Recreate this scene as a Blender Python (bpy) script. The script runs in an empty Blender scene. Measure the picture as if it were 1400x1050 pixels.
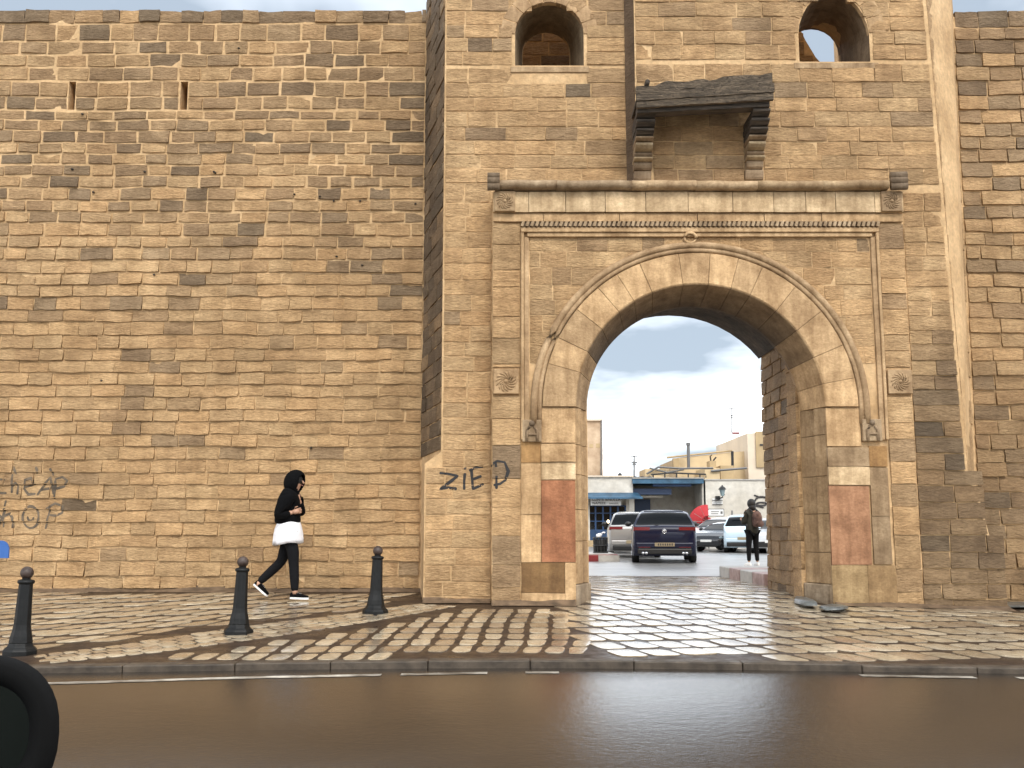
import bpy, math, random
from mathutils import Vector, Matrix
from mathutils.bvhtree import BVHTree
import mathutils.noise as mn

random.seed(11)
R = math.radians
S = bpy.context.scene
COL = S.collection

# ------------------------------------------------------------------ camera
TILT = R(8.01)
CAMZ = 1.02
cam = bpy.data.cameras.new('camera')
cam.sensor_width = 36.0
cam.lens = 36.0
cam.clip_end = 2000
cam.clip_start = 0.05
camo = bpy.data.objects.new('camera', cam)
COL.objects.link(camo)
camo.location = (0, 0, CAMZ)
camo.rotation_euler = (R(90) + TILT, 0, 0)
S.camera = camo

# ------------------------------------------------------------------ world
SUN_EL, SUN_AZ = 47.0, 14.0            # azimuth measured from straight behind the camera towards the right
w = bpy.data.worlds.new('World')
S.world = w
w.use_nodes = True
nt = w.node_tree
nt.nodes.clear()
def N(t, **k):
    n = nt.nodes.new(t)
    for a, b in k.items():
        setattr(n, a, b)
    return n
out = N('ShaderNodeOutputWorld')
sky = N('ShaderNodeTexSky', sky_type='NISHITA', sun_disc=False)
sky.sun_elevation = R(SUN_EL)
sky.sun_rotation = R(180 - SUN_AZ)
bg1 = N('ShaderNodeBackground'); bg1.inputs[1].default_value = 0.12
nt.links.new(sky.outputs[0], bg1.inputs[0])
tc = N('ShaderNodeTexCoord')
sep = N('ShaderNodeSeparateXYZ'); nt.links.new(tc.outputs['Generated'], sep.inputs[0])
zz = N('ShaderNodeMath', operation='ADD'); zz.inputs[1].default_value = 0.16
ab = N('ShaderNodeMath', operation='ABSOLUTE'); nt.links.new(sep.outputs[2], ab.inputs[0])
nt.links.new(ab.outputs[0], zz.inputs[0])
dx = N('ShaderNodeMath', operation='DIVIDE'); nt.links.new(sep.outputs[0], dx.inputs[0]); nt.links.new(zz.outputs[0], dx.inputs[1])
dy = N('ShaderNodeMath', operation='DIVIDE'); nt.links.new(sep.outputs[1], dy.inputs[0]); nt.links.new(zz.outputs[0], dy.inputs[1])
cmb = N('ShaderNodeCombineXYZ'); nt.links.new(dx.outputs[0], cmb.inputs[0]); nt.links.new(dy.outputs[0], cmb.inputs[1])
n1 = N('ShaderNodeTexNoise'); n1.inputs['Scale'].default_value = 1.35; n1.inputs['Detail'].default_value = 5; n1.inputs['Roughness'].default_value = 0.5
mpw = N('ShaderNodeMapping'); mpw.inputs['Location'].default_value = (3.3, 7.7, 5.0)
nt.links.new(cmb.outputs[0], mpw.inputs[0]); nt.links.new(mpw.outputs[0], n1.inputs['Vector'])
cr = N('ShaderNodeValToRGB')
cr.color_ramp.elements[0].position = 0.38; cr.color_ramp.elements[0].color = (0.40, 0.47, 0.55, 1)
cr.color_ramp.elements[1].position = 0.60; cr.color_ramp.elements[1].color = (3.1, 3.15, 3.2, 1)
e = cr.color_ramp.elements.new(0.50); e.color = (0.96, 1.03, 1.12, 1)
nt.links.new(n1.outputs[0], cr.inputs[0])
bg2 = N('ShaderNodeBackground'); bg2.inputs[1].default_value = 1.0
nt.links.new(cr.outputs[0], bg2.inputs[0])
mx = N('ShaderNodeMixShader'); mx.inputs[0].default_value = 0.88
nt.links.new(bg1.outputs[0], mx.inputs[1]); nt.links.new(bg2.outputs[0], mx.inputs[2])
nt.links.new(mx.outputs[0], out.inputs[0])

sun = bpy.data.lights.new('sun', 'SUN')
sun.energy = 1.4
sun.angle = R(14)
sun.color = (1.0, 0.93, 0.82)
suno = bpy.data.objects.new('sun', sun); COL.objects.link(suno)
sd = Vector((math.sin(R(SUN_AZ)) * math.cos(R(SUN_EL)), -math.cos(R(SUN_AZ)) * math.cos(R(SUN_EL)), math.sin(R(SUN_EL))))
suno.rotation_euler = sd.to_track_quat('Z', 'Y').to_euler()

S.view_settings.view_transform = 'Standard'
S.view_settings.look = 'None'
S.view_settings.gamma = 1.0
S.view_settings.use_curve_mapping = False
S.view_settings.exposure = 0.47

# ------------------------------------------------------------------ materials
def mat(name, col=(0.5, 0.5, 0.5), rough=0.7, metal=0.0, attr=False, noise=None, bump=None, coat=0.0, crough=0.04,
        emit=None, trans=0.0, spec=None, stretch=(1, 1, 1), rnoise=None, cbump=False):
    m = bpy.data.materials.new(name); m.use_nodes = True
    t = m.node_tree; b = t.nodes['Principled BSDF']
    L = t.links.new
    b.inputs['Base Color'].default_value = (*col, 1)
    b.inputs['Roughness'].default_value = rough
    b.inputs['Metallic'].default_value = metal
    b.inputs['Coat Weight'].default_value = coat
    b.inputs['Coat Roughness'].default_value = crough
    if cbump: b.inputs['Coat IOR'].default_value = 1.65
    if spec is not None: b.inputs['Specular IOR Level'].default_value = spec
    if trans: b.inputs['Transmission Weight'].default_value = trans
    geo = t.nodes.new('ShaderNodeNewGeometry')
    mp = t.nodes.new('ShaderNodeMapping'); mp.inputs['Scale'].default_value = stretch
    L(geo.outputs['Position'], mp.inputs['Vector'])
    cur = None
    if attr:
        a = t.nodes.new('ShaderNodeAttribute'); a.attribute_name = 'Col'; cur = a.outputs['Color']
    def nz(scale, detail, rough_=0.6, st=None):
        n = t.nodes.new('ShaderNodeTexNoise')
        if st:
            mq = t.nodes.new('ShaderNodeMapping'); mq.inputs['Scale'].default_value = st
            L(geo.outputs['Position'], mq.inputs['Vector'])
            n.inputs['Scale'].default_value = scale; n.inputs['Detail'].default_value = detail
            n.inputs['Roughness'].default_value = rough_; L(mq.outputs[0], n.inputs['Vector']); return n.outputs[0]
        n.inputs['Scale'].default_value = scale; n.inputs['Detail'].default_value = detail
        n.inputs['Roughness'].default_value = rough_
        L(mp.outputs[0], n.inputs['Vector']); return n.outputs[0]
    for ns_ in (noise or []):
        scale, lo, hi, tint = ns_[:4]
        n = nz(scale, 6, st=ns_[4] if len(ns_) > 4 else None)
        r = t.nodes.new('ShaderNodeValToRGB')
        r.color_ramp.elements[0].position = 0.33; r.color_ramp.elements[1].position = 0.67
        r.color_ramp.elements[0].color = tuple(lo * c for c in tint) + (1,)
        r.color_ramp.elements[1].color = (hi, hi, hi, 1)
        L(n, r.inputs[0])
        mxx = t.nodes.new('ShaderNodeMix'); mxx.data_type = 'RGBA'; mxx.blend_type = 'MULTIPLY'; mxx.inputs[0].default_value = 1
        if cur is None: mxx.inputs[6].default_value = (*col, 1)
        else: L(cur, mxx.inputs[6])
        L(r.outputs[0], mxx.inputs[7]); cur = mxx.outputs[2]
    if cur is not None: L(cur, b.inputs['Base Color'])
    if rnoise:
        n = nz(rnoise[0], 4)
        mr = t.nodes.new('ShaderNodeMapRange'); mr.inputs[1].default_value = 0.35; mr.inputs[2].default_value = 0.65
        mr.inputs[3].default_value = rnoise[1]; mr.inputs[4].default_value = rnoise[2]
        L(n, mr.inputs[0]); L(mr.outputs[0], b.inputs['Roughness'])
    last = None
    for (scale, dist, strength) in (bump or []):
        n = nz(scale, 7, 0.65)
        bp = t.nodes.new('ShaderNodeBump'); bp.inputs['Distance'].default_value = dist; bp.inputs['Strength'].default_value = strength
        L(n, bp.inputs['Height'])
        if last: L(last, bp.inputs['Normal'])
        last = bp.outputs[0]
    if last:
        L(last, b.inputs['Normal'])
        if cbump: L(last, b.inputs['Coat Normal'])
    if emit:
        b.inputs['Emission Color'].default_value = (*emit[0], 1); b.inputs['Emission Strength'].default_value = emit[1]
    return m

W = (1, 1, 1)
M = {}
M['stone'] = mat('limestone', rough=0.85, attr=True, stretch=(1, 1, 3.2),
                 noise=[(0.45, 0.76, 1.12, (1, 0.96, 0.9), (1, 1, 1)), (1.5, 0.80, 1.08, (1, 0.96, 0.9), (2.2, 2.2, .28)), (2.2, 0.74, 1.12, (1, 0.95, 0.88)), (17, 0.74, 1.16, (1, 0.96, 0.9))],
                 bump=[(5, 0.07, 0.6), (16, 0.035, 0.8), (50, 0.01, 0.7)])
M['smooth_stone'] = mat('dressed_limestone', rough=0.8, attr=True, stretch=(1, 1, 1.3),
                 noise=[(3.0, 0.66, 1.14, (1, 0.92, 0.82)), (2.2, 0.68, 1.12, (1, 0.92, 0.82), (3.5, 3.5, .5)), (26, 0.84, 1.1, (1, 0.96, 0.9))],
                 bump=[(9, 0.03, 0.5), (60, 0.006, 0.6)])
M['mortar'] = mat('lime_mortar', (0.60, 0.41, 0.22), 0.9, noise=[(1.4, 0.75, 1.12, (1, 0.93, 0.84)), (14, 0.82, 1.12, W)],
                  bump=[(18, 0.02, 0.7)])
M['dark_stone'] = mat('blackish_stone', (0.06, 0.046, 0.034), 0.9, noise=[(1.6, 0.35, 1.5, W), (9, 0.6, 1.3, W)], bump=[(7, 0.05, 0.8), (30, 0.015, 0.7)])  # near-black, blotchy stone colour
M['cobble'] = mat('wet_cobble', rough=0.3, attr=True, noise=[(9, 0.72, 1.15, (1, 0.95, 0.88)), (45, 0.85, 1.1, W)],
                  bump=[(14, 0.012, 0.55), (70, 0.003, 0.5)], rnoise=(5, 0.2, 0.45), spec=0.5, coat=1.0, crough=0.15)
M['joint'] = mat('wet_joint_sand', (0.042, 0.027, 0.018), 0.75, spec=0.2, noise=[(8, 0.7, 1.3, W)], bump=[(30, 0.01, 0.6)], rnoise=(3, 0.25, 0.6))
M['dirt'] = mat('wet_dirt', (0.13, 0.085, 0.05), 0.6, noise=[(6, 0.5, 1.4, W)], bump=[(22, 0.01, 0.7)])
M['kerb'] = mat('kerb_stone', (0.075, 0.058, 0.042), 0.5, noise=[(6, 0.5, 1.3, W)], bump=[(25, 0.008, 0.6)], rnoise=(4, 0.4, 0.7), spec=0.3)
M['asphalt'] = mat('wet_asphalt', (0.017, 0.012, 0.008), 0.3, noise=[(1.1, 0.75, 1.25, (1, 0.96, 0.92)), (60, 0.7, 1.3, W)],
                   bump=[(3, 0.003, 0.4), (13, 0.0042, 0.8), (36, 0.003, 0.9)], rnoise=(1.3, 0.6, 0.8), spec=0.1, coat=1.0, crough=0.12, cbump=True)
M['plaza'] = mat('wet_plaza_asphalt', (0.17, 0.165, 0.155), 0.4, noise=[(0.7, 0.75, 1.25, W)],
                 bump=[(5, 0.008, 0.3), (50, 0.003, 0.5)], rnoise=(0.8, 0.3, 0.5), spec=0.6, coat=1.0, crough=0.32)
M['ground'] = mat('ground_earth', (0.16, 0.13, 0.09), 0.9, noise=[(0.3, 0.7, 1.2, W)])
M['paint'] = mat('road_paint', (0.55, 0.52, 0.45), 0.4, noise=[(5, 0.25, 1.2, (1, 0.9, 0.8)), (1.2, 0.4, 1.2, W)], bump=[(60, 0.003, 0.5)])
M['iron'] = mat('painted_iron', (0.005, 0.0052, 0.005), 0.5, spec=0.3, noise=[(14, 0.6, 1.6, W)], bump=[(40, 0.002, 0.4)])
M['iron_rust'] = mat('worn_iron_ball', (0.045, 0.03, 0.024), 0.5, noise=[(18, 0.5, 1.5, (1, 0.7, 0.5))])
M['wood'] = mat('weathered_wood', (0.235, 0.175, 0.115), 0.9, stretch=(1, 6, 14), noise=[(3, 0.4, 1.5, W), (12, 0.6, 1.3, W)],
                bump=[(3.5, 0.06, 0.8), (14, 0.02, 0.8)])
M['dark_wood'] = mat('blackened_wood', (0.075, 0.058, 0.043), 0.9, stretch=(1, 4, 9), noise=[(4, 0.4, 1.6, W)], bump=[(5, 0.04, 0.8)])
M['spray'] = mat('spray_paint', (0.022, 0.02, 0.02), 0.75)
M['spray_faint'] = mat('faded_spray_paint', (0.10, 0.075, 0.05), 0.85, noise=[(9, 0.5, 1.6, W)])
M['black_cloth'] = mat('black_knit', (0.003, 0.003, 0.0035), 0.95, spec=0.12, bump=[(120, 0.003, 0.4), (14, 0.02, 0.5)])
M['leggings'] = mat('charcoal_leggings', (0.007, 0.007, 0.008), 0.85, spec=0.15, bump=[(20, 0.012, 0.4)])
M['white_cloth'] = mat('white_cotton', (0.83, 0.82, 0.84), 0.85, bump=[(12, 0.03, 0.5)])
M['skin'] = mat('skin', (0.46, 0.26, 0.17), 0.5)
M['olive'] = mat('olive_coat', (0.032, 0.030, 0.022), 0.9, bump=[(12, 0.03, 0.5)])
M['hair'] = mat('dark_hair', (0.012, 0.009, 0.007), 0.6, bump=[(60, 0.01, 0.6)])
M['pack'] = mat('brown_backpack', (0.11, 0.06, 0.045), 0.8, noise=[(9, 0.4, 1.7, (1, 0.8, 0.75))], bump=[(15, 0.02, 0.6)])
M['rubber'] = mat('rubber', (0.012, 0.012, 0.012), 0.7)
M['white_rubber'] = mat('white_sole', (0.75, 0.74, 0.72), 0.6)
M['glass_dark'] = mat('tinted_glass', (0.004, 0.005, 0.006), 0.12, spec=0.22)
M['glass_pale'] = mat('pale_glass', (0.20, 0.27, 0.29), 0.08, spec=0.6)
M['chrome'] = mat('chrome', (0.7, 0.7, 0.72), 0.15, metal=1.0)
M['alloy'] = mat('alloy', (0.35, 0.35, 0.37), 0.35, metal=0.8)
M['tail_red'] = mat('tail_lamp_red', (0.16, 0.008, 0.012), 0.15, spec=0.6)
M['tail_lit'] = mat('lit_tail_lamp', (0.5, 0.03, 0.01), 0.2, emit=((1.0, 0.12, 0.03), 2.0))
M['navy'] = mat('navy_car_paint', (0.004, 0.006, 0.026), 0.3, coat=0.55, spec=0.2)
M['grey_paint'] = mat('grey_car_paint', (0.30, 0.29, 0.28), 0.3, metal=0.3, coat=1.0)
M['white_paint'] = mat('white_car_paint', (0.78, 0.78, 0.78), 0.25, coat=1.0)
M['ice_paint'] = mat('ice_blue_car_paint', (0.52, 0.66, 0.76), 0.25, coat=1.0)
M['black_paint'] = mat('black_car_paint', (0.012, 0.012, 0.013), 0.2, coat=1.0)
M['silver_paint'] = mat('silver_car_paint', (0.52, 0.53, 0.54), 0.3, metal=0.3, coat=1.0)
M['plastic'] = mat('black_plastic', (0.012, 0.012, 0.013), 0.45)
M['plate'] = mat('number_plate', (0.30, 0.24, 0.15), 0.5)
M['red_kerb'] = mat('red_kerb_paint', (0.20, 0.016, 0.018), 0.4, noise=[(4, 0.6, 1.3, W)])
M['pink_kerb'] = mat('faded_kerb_paint', (0.34, 0.235, 0.21), 0.5, noise=[(5, 0.6, 1.3, (1, 0.8, 0.8))])
M['pale_conc'] = mat('pale_concrete', (0.42, 0.40, 0.37), 0.5, noise=[(4, 0.75, 1.15, W)])
M['whitewash'] = mat('whitewash', (0.60, 0.57, 0.51), 0.85, noise=[(0.5, 0.8, 1.08, (1, 0.96, 0.9)), (3, 0.85, 1.08, W)], bump=[(6, 0.02, 0.4)])
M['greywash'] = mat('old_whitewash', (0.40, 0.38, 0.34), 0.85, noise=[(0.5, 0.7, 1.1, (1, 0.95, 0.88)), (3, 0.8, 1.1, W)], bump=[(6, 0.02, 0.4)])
M['yellow_wall'] = mat('yellow_render', (0.62, 0.48, 0.29), 0.85, noise=[(0.6, 0.85, 1.08, W)])
M['ochre_wall'] = mat('ochre_render', (0.46, 0.34, 0.19), 0.85, noise=[(0.6, 0.8, 1.1, W)])
M['cream_wall'] = mat('cream_render', (0.66, 0.56, 0.44), 0.85, noise=[(0.5, 0.85, 1.06, W)])
M['worn_wall'] = mat('worn_render', (0.52, 0.40, 0.28), 0.9, noise=[(0.9, 0.6, 1.15, (1, 0.85, 0.75))])
M['blue_paint'] = mat('blue_wood_paint', (0.035, 0.10, 0.17), 0.5, noise=[(2, 0.6, 1.3, W)])
M['deep_blue'] = mat('deep_blue_paint', (0.012, 0.045, 0.12), 0.5, noise=[(2, 0.7, 1.2, W)])
M['sign_white'] = mat('sign_white', (0.72, 0.72, 0.70), 0.5)
M['sign_blue'] = mat('sign_blue', (0.03, 0.11, 0.35), 0.35)
M['sign_red'] = mat('sign_red', (0.42, 0.02, 0.03), 0.5)
M['red_cloth'] = mat('red_parasol', (0.38, 0.02, 0.025), 0.75)
M['ink'] = mat('lettering', (0.04, 0.035, 0.035), 0.6)
M['ink_blue'] = mat('blue_lettering', (0.03, 0.05, 0.10), 0.6)
M['lamp_glow'] = mat('shop_lamp', (0.9, 0.8, 0.6), 0.5, emit=((1.0, 0.78, 0.5), 4.0))
M['metal_grey'] = mat('galvanised', (0.16, 0.16, 0.16), 0.45, metal=0.6)
M['litter'] = mat('grey_plastic_sheet', (0.10, 0.105, 0.10), 0.28, noise=[(7, 0.6, 1.3, W)], bump=[(15, 0.02, 0.6)])
M['mirror'] = mat('mirror_glass', (0.018, 0.021, 0.018), 0.12, metal=1.0)
M['body_black'] = mat('mirror_housing', (0.004, 0.004, 0.004), 0.8, spec=0.1)

# ------------------------------------------------------------------ helpers
def tag(o, label=None, cat=None, group=None, kind=None):
    if label: o['label'] = label
    if cat: o['category'] = cat
    if group: o['group'] = group
    if kind: o['kind'] = kind
    return o

def empty(name, loc=(0, 0, 0), rz=0, label=None, cat=None, group=None):
    o = bpy.data.objects.new(name, None); COL.objects.link(o)
    o.location = loc; o.rotation_euler = (0, 0, rz); o.empty_display_size = 0.2
    return tag(o, label, cat, group)

def at(px, py, Y, f=1400.0):
    """point on the plane y=Y seen at a given place of the photograph; used only to take measurements"""
    u = (px - 700) / f; v = -(py - 525) / f
    t = Y / (math.cos(TILT) - v * math.sin(TILT))
    return Vector((u * t, Y, CAMZ + (math.sin(TILT) + v * math.cos(TILT)) * t))

class MB:
    def __init__(s):
        s.v = []; s.f = []; s.c = []; s.col = (0.4, 0.3, 0.2)
    def add(s, verts, faces, col=None):
        o = len(s.v)
        s.v.extend([tuple(p) for p in verts]); s.f.extend([tuple(i + o for i in f) for f in faces])
        s.c.extend([col or s.col] * len(verts))
        return s
    def box(s, x0, x1, y0, y1, z0, z1, col=None):
        v = [(x, y, z) for z in (z0, z1) for y in (y0, y1) for x in (x0, x1)]
        return s.add(v, [(0, 2, 3, 1), (4, 5, 7, 6), (0, 1, 5, 4), (2, 6, 7, 3), (0, 4, 6, 2), (1, 3, 7, 5)], col)
    def prism_y(s, poly, y0, y1, col=None):
        """poly in (x,z), counter-clockwise seen from -y"""
        n = len(poly)
        v = [(x, y0, z) for x, z in poly] + [(x, y1, z) for x, z in poly]
        f = [tuple(range(n)), tuple(range(2 * n - 1, n - 1, -1))]
        f += [(i, i + n, (i + 1) % n + n, (i + 1) % n) for i in range(n)]
        return s.add(v, f, col)
    def prism_z(s, poly, z0, z1, top=None, col=None):
        n = len(poly); top = top or poly
        v = [(x, y, z0) for x, y in poly] + [(x, y, z1) for x, y in top]
        f = [tuple(range(n - 1, -1, -1)), tuple(range(n, 2 * n))]
        f += [(i, (i + 1) % n, (i + 1) % n + n, i + n) for i in range(n)]
        return s.add(v, f, col)
    def tube(s, pts, r, n=8, col=None, caps=True):
        pts = [Vector(p) for p in pts]
        rr = r if isinstance(r, (list, tuple)) else [r] * len(pts)
        v = []; f = []
        for i, p in enumerate(pts):
            d = (pts[min(i + 1, len(pts) - 1)] - pts[max(i - 1, 0)]).normalized()
            a = Vector((0, 0, 1)) if abs(d.z) < 0.9 else Vector((1, 0, 0))
            x = d.cross(a).normalized(); y = d.cross(x)
            for k in range(n):
                t = 2 * math.pi * k / n
                v.append(p + (x * math.cos(t) + y * math.sin(t)) * rr[i])
        for i in range(len(pts) - 1):
            for k in range(n):
                f.append((i * n + k, i * n + (k + 1) % n, (i + 1) * n + (k + 1) % n, (i + 1) * n + k))
        if caps:
            f.append(tuple(range(n - 1, -1, -1))); f.append(tuple(range((len(pts) - 1) * n, len(pts) * n)))
        return s.add(v, f, col)
    def lathe(s, prof, c=(0, 0, 0), n=20, sx=1, sy=1, col=None):
        v = []; f = []
        for r, z in prof:
            for k in range(n):
                t = 2 * math.pi * k / n
                v.append((c[0] + r * math.cos(t) * sx, c[1] + r * math.sin(t) * sy, c[2] + z))
        for i in range(len(prof) - 1):
            for k in range(n):
                f.append((i * n + k, i * n + (k + 1) % n, (i + 1) * n + (k + 1) % n, (i + 1) * n + k))
        f.append(tuple(range(n - 1, -1, -1))); f.append(tuple(range((len(prof) - 1) * n, len(prof) * n)))
        return s.add(v, f, col)
    def ell(s, c, rx, ry, rz, nu=14, nv=9, col=None):
        v = []; f = []
        for j in range(nv + 1):
            ph = math.pi * (0.02 + 0.96 * j / nv)
            for k in range(nu):
                t = 2 * math.pi * k / nu
                v.append((c[0] + rx * math.sin(ph) * math.cos(t), c[1] + ry * math.sin(ph) * math.sin(t), c[2] - rz * math.cos(ph)))
        for j in range(nv):
            for k in range(nu):
                f.append((j * nu + k, j * nu + (k + 1) % nu, (j + 1) * nu + (k + 1) % nu, (j + 1) * nu + k))
        f.append(tuple(range(nu - 1, -1, -1))); f.append(tuple(range(nv * nu, (nv + 1) * nu)))
        return s.add(v, f, col)
    def xf(s, mtx, start=0):
        for i in range(start, len(s.v)): s.v[i] = tuple(mtx @ Vector(s.v[i]))
        return s
    def build(s, name, m, parent=None, loc=None, smooth=False, kind=None, bevel=0.0, fixn=False):
        """vertices are in world space (or in the parent's space when loc is None and the parent is local)"""
        me = bpy.data.meshes.new(name)
        off = Vector(loc) if loc is not None else Vector((0, 0, 0))
        me.from_pydata([(x - off.x, y - off.y, z - off.z) for x, y, z in s.v], [], s.f)
        ca = me.color_attributes.new('Col', 'FLOAT_COLOR', 'POINT')
        ca.data.foreach_set('color', [q for c in s.c for q in (c[0], c[1], c[2], 1.0)])
        me.materials.append(m)
        if fixn:
            import bmesh
            b = bmesh.new(); b.from_mesh(me); bmesh.ops.recalc_face_normals(b, faces=b.faces); b.to_mesh(me); b.free()
        if smooth: me.polygons.foreach_set('use_smooth', [True] * len(me.polygons))
        me.update()
        o = bpy.data.objects.new(name, me); COL.objects.link(o)
        if parent is not None: o.parent = parent
        o.location = off
        if bevel:
            bv = o.modifiers.new('bevel', 'BEVEL'); bv.width = bevel; bv.segments = 2; bv.limit_method = 'ANGLE'
        if kind: o['kind'] = kind
        return o

def text(body, size, m, name='lettering', depth=0.004):
    c = bpy.data.curves.new('t', 'FONT'); c.body = body; c.size = size; c.extrude = depth; c.align_x = 'CENTER'; c.align_y = 'CENTER'
    c.resolution_u = 2
    to = bpy.data.objects.new('t', c); COL.objects.link(to)
    bpy.context.view_layer.update()
    me = bpy.data.meshes.new_from_object(to.evaluated_get(bpy.context.evaluated_depsgraph_get()))
    bpy.data.objects.remove(to); me.name = name
    me.materials.clear(); me.materials.append(m)
    o = bpy.data.objects.new(name, me); COL.objects.link(o); o.rotation_euler = (R(90), 0, 0)
    return o

def tintc(c, a, b):
    k = random.uniform(a, b); return tuple(q * k for q in c)

def smooth(t):
    t = max(0.0, min(1.0, t)); return t * t * (3 - 2 * t)

# ------------------------------------------------------------------ ground shape
ROADZ = -0.26
def kerb_y(x): return 9.72 - 0.55 * (1 - math.exp(-x * x / 18.0))
def zg(x, y):
    t = min(1, max(0, (y - 9.4) / (15.2 - 9.4)))
    z = -0.21 + 0.30 * t
    z -= 0.02 * smooth((y - 16) / 3)
    z -= 0.10 * smooth((x - 4.2) / 3.0) * smooth((y - 12.0) / 2.5) * (1 - smooth((y - 15.5) / 1.5))
    return z

def struct(o, kind='structure'):
    o['kind'] = kind; return o

mb = MB(); mb.box(-700, 700, -700, 900, -1.0, -0.42); struct(mb.build('ground', M['ground']))
# road
mb = MB()
xs = [-90, -40] + [-16 + i * 0.5 for i in range(65)] + [40, 90]
for i in range(len(xs) - 1):
    a, b = xs[i], xs[i + 1]
    mb.add([(a, -8, ROADZ), (b, -8, ROADZ), (b, kerb_y(b) + .02, ROADZ), (a, kerb_y(a) + .02, ROADZ),
            (a, -8, ROADZ - .1), (b, -8, ROADZ - .1)], [(0, 1, 2, 3), (0, 4, 5, 1)])
struct(mb.build('road', M['asphalt'], smooth=True))
# edge line on the road
mb = MB()
def line_y(x):
    pts = [(-16, 8.3), (-4.05, 8.72), (-2.2, 9.12), (0, 9.42), (1.5, 9.42), (3.1, 9.22), (4.6, 9.05), (16, 8.6)]
    for (a, ya), (b, yb) in zip(pts, pts[1:]):
        if a <= x <= b: return ya + (yb - ya) * (x - a) / (b - a)
    return pts[-1][1]
for (a, b) in [(-14, -1.15), (-0.98, -0.22), (0.12, 0.42), (3.05, 4.0), (4.35, 14)]:
    n = max(1, int((b - a) / 0.3)); v = []
    for i in range(n + 1):
        x = a + (b - a) * i / n; y = line_y(x)
        wd = 0.062 + 0.012 * mn.noise(Vector((x * 3, 0, 5)))
        v += [(x, y - wd, ROADZ + .004), (x, y + wd, ROADZ + .004)]
    mb.add(v, [(2 * i, 2 * i + 2, 2 * i + 3, 2 * i + 1) for i in range(n)])
o = mb.build('edge_line', M['paint']); struct(o)

# pavement base sheet
def sheet(name, x0, x1, nx, y0f, y1, ny, m, dz=0.0, zf=zg):
    mb = MB(); v = []; f = []
    for j in range(ny + 1):
        for i in range(nx + 1):
            x = x0 + (x1 - x0) * i / nx; ya = y0f(x); y = ya + (y1 - ya) * j / ny
            v.append((x, y, zf(x, y) + dz))
    for j in range(ny):
        for i in range(nx):
            k = j * (nx + 1) + i; f.append((k, k + 1, k + nx + 2, k + nx + 1))
    mb.add(v, f); return mb.build(name, m, smooth=True)
KW = 0.20
pavement = struct(sheet('pavement', -40, 40, 160, lambda x: kerb_y(x) + 0.05, 21.5, 48, M['joint'], dz=-0.008))
plaza = struct(sheet('plaza', -60, 60, 24, lambda x: 20.9, 140, 40, M['plaza'], zf=lambda x, y: 0.068 + 0.0))
# kerb stones
kerb = struct(empty('kerb'))
x = -9.0; far = MB()
while x < 9.0:
    L = random.uniform(0.85, 1.05); g = 0.006; x2 = x + L
    ya, yb = kerb_y(x), kerb_y(x2 - g); dz = random.uniform(-.004, .004)
    cx = (x + x2) / 2; tint = random.uniform(.8, 1.15)
    b = MB()
    ztop = zg(cx, kerb_y(cx)) + 0.004 + dz
    b.prism_z([(x, ya), (x2 - g, yb), (x2 - g, yb + KW), (x, ya + KW)], ROADZ - .08, ztop)
    b.build('kerb_stone', M['kerb'], kerb, loc=(cx, ya, ztop), bevel=0.012)
    x = x2
for sgn in (-1, 1):
    b = MB(); a = 9.0
    while a < 40:
        x0, x1 = sgn * a, sgn * (a + 1)
        if sgn < 0: x0, x1 = x1, x0
        b.prism_z([(x0, kerb_y(x0)), (x1 - .012, kerb_y(x1)), (x1 - .012, kerb_y(x1) + KW), (x0, kerb_y(x0) + KW)], ROADZ - .08, -0.206)
        a += 1
    b.build('kerb_run', M['kerb'], kerb, kind='stuff')

# ------------------------------------------------------------------ stone blocks
def jitter(p, a, k=1.0):
    return mn.noise(Vector((p[0] * k, p[1] * k, p[2] * k + a)))

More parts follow.
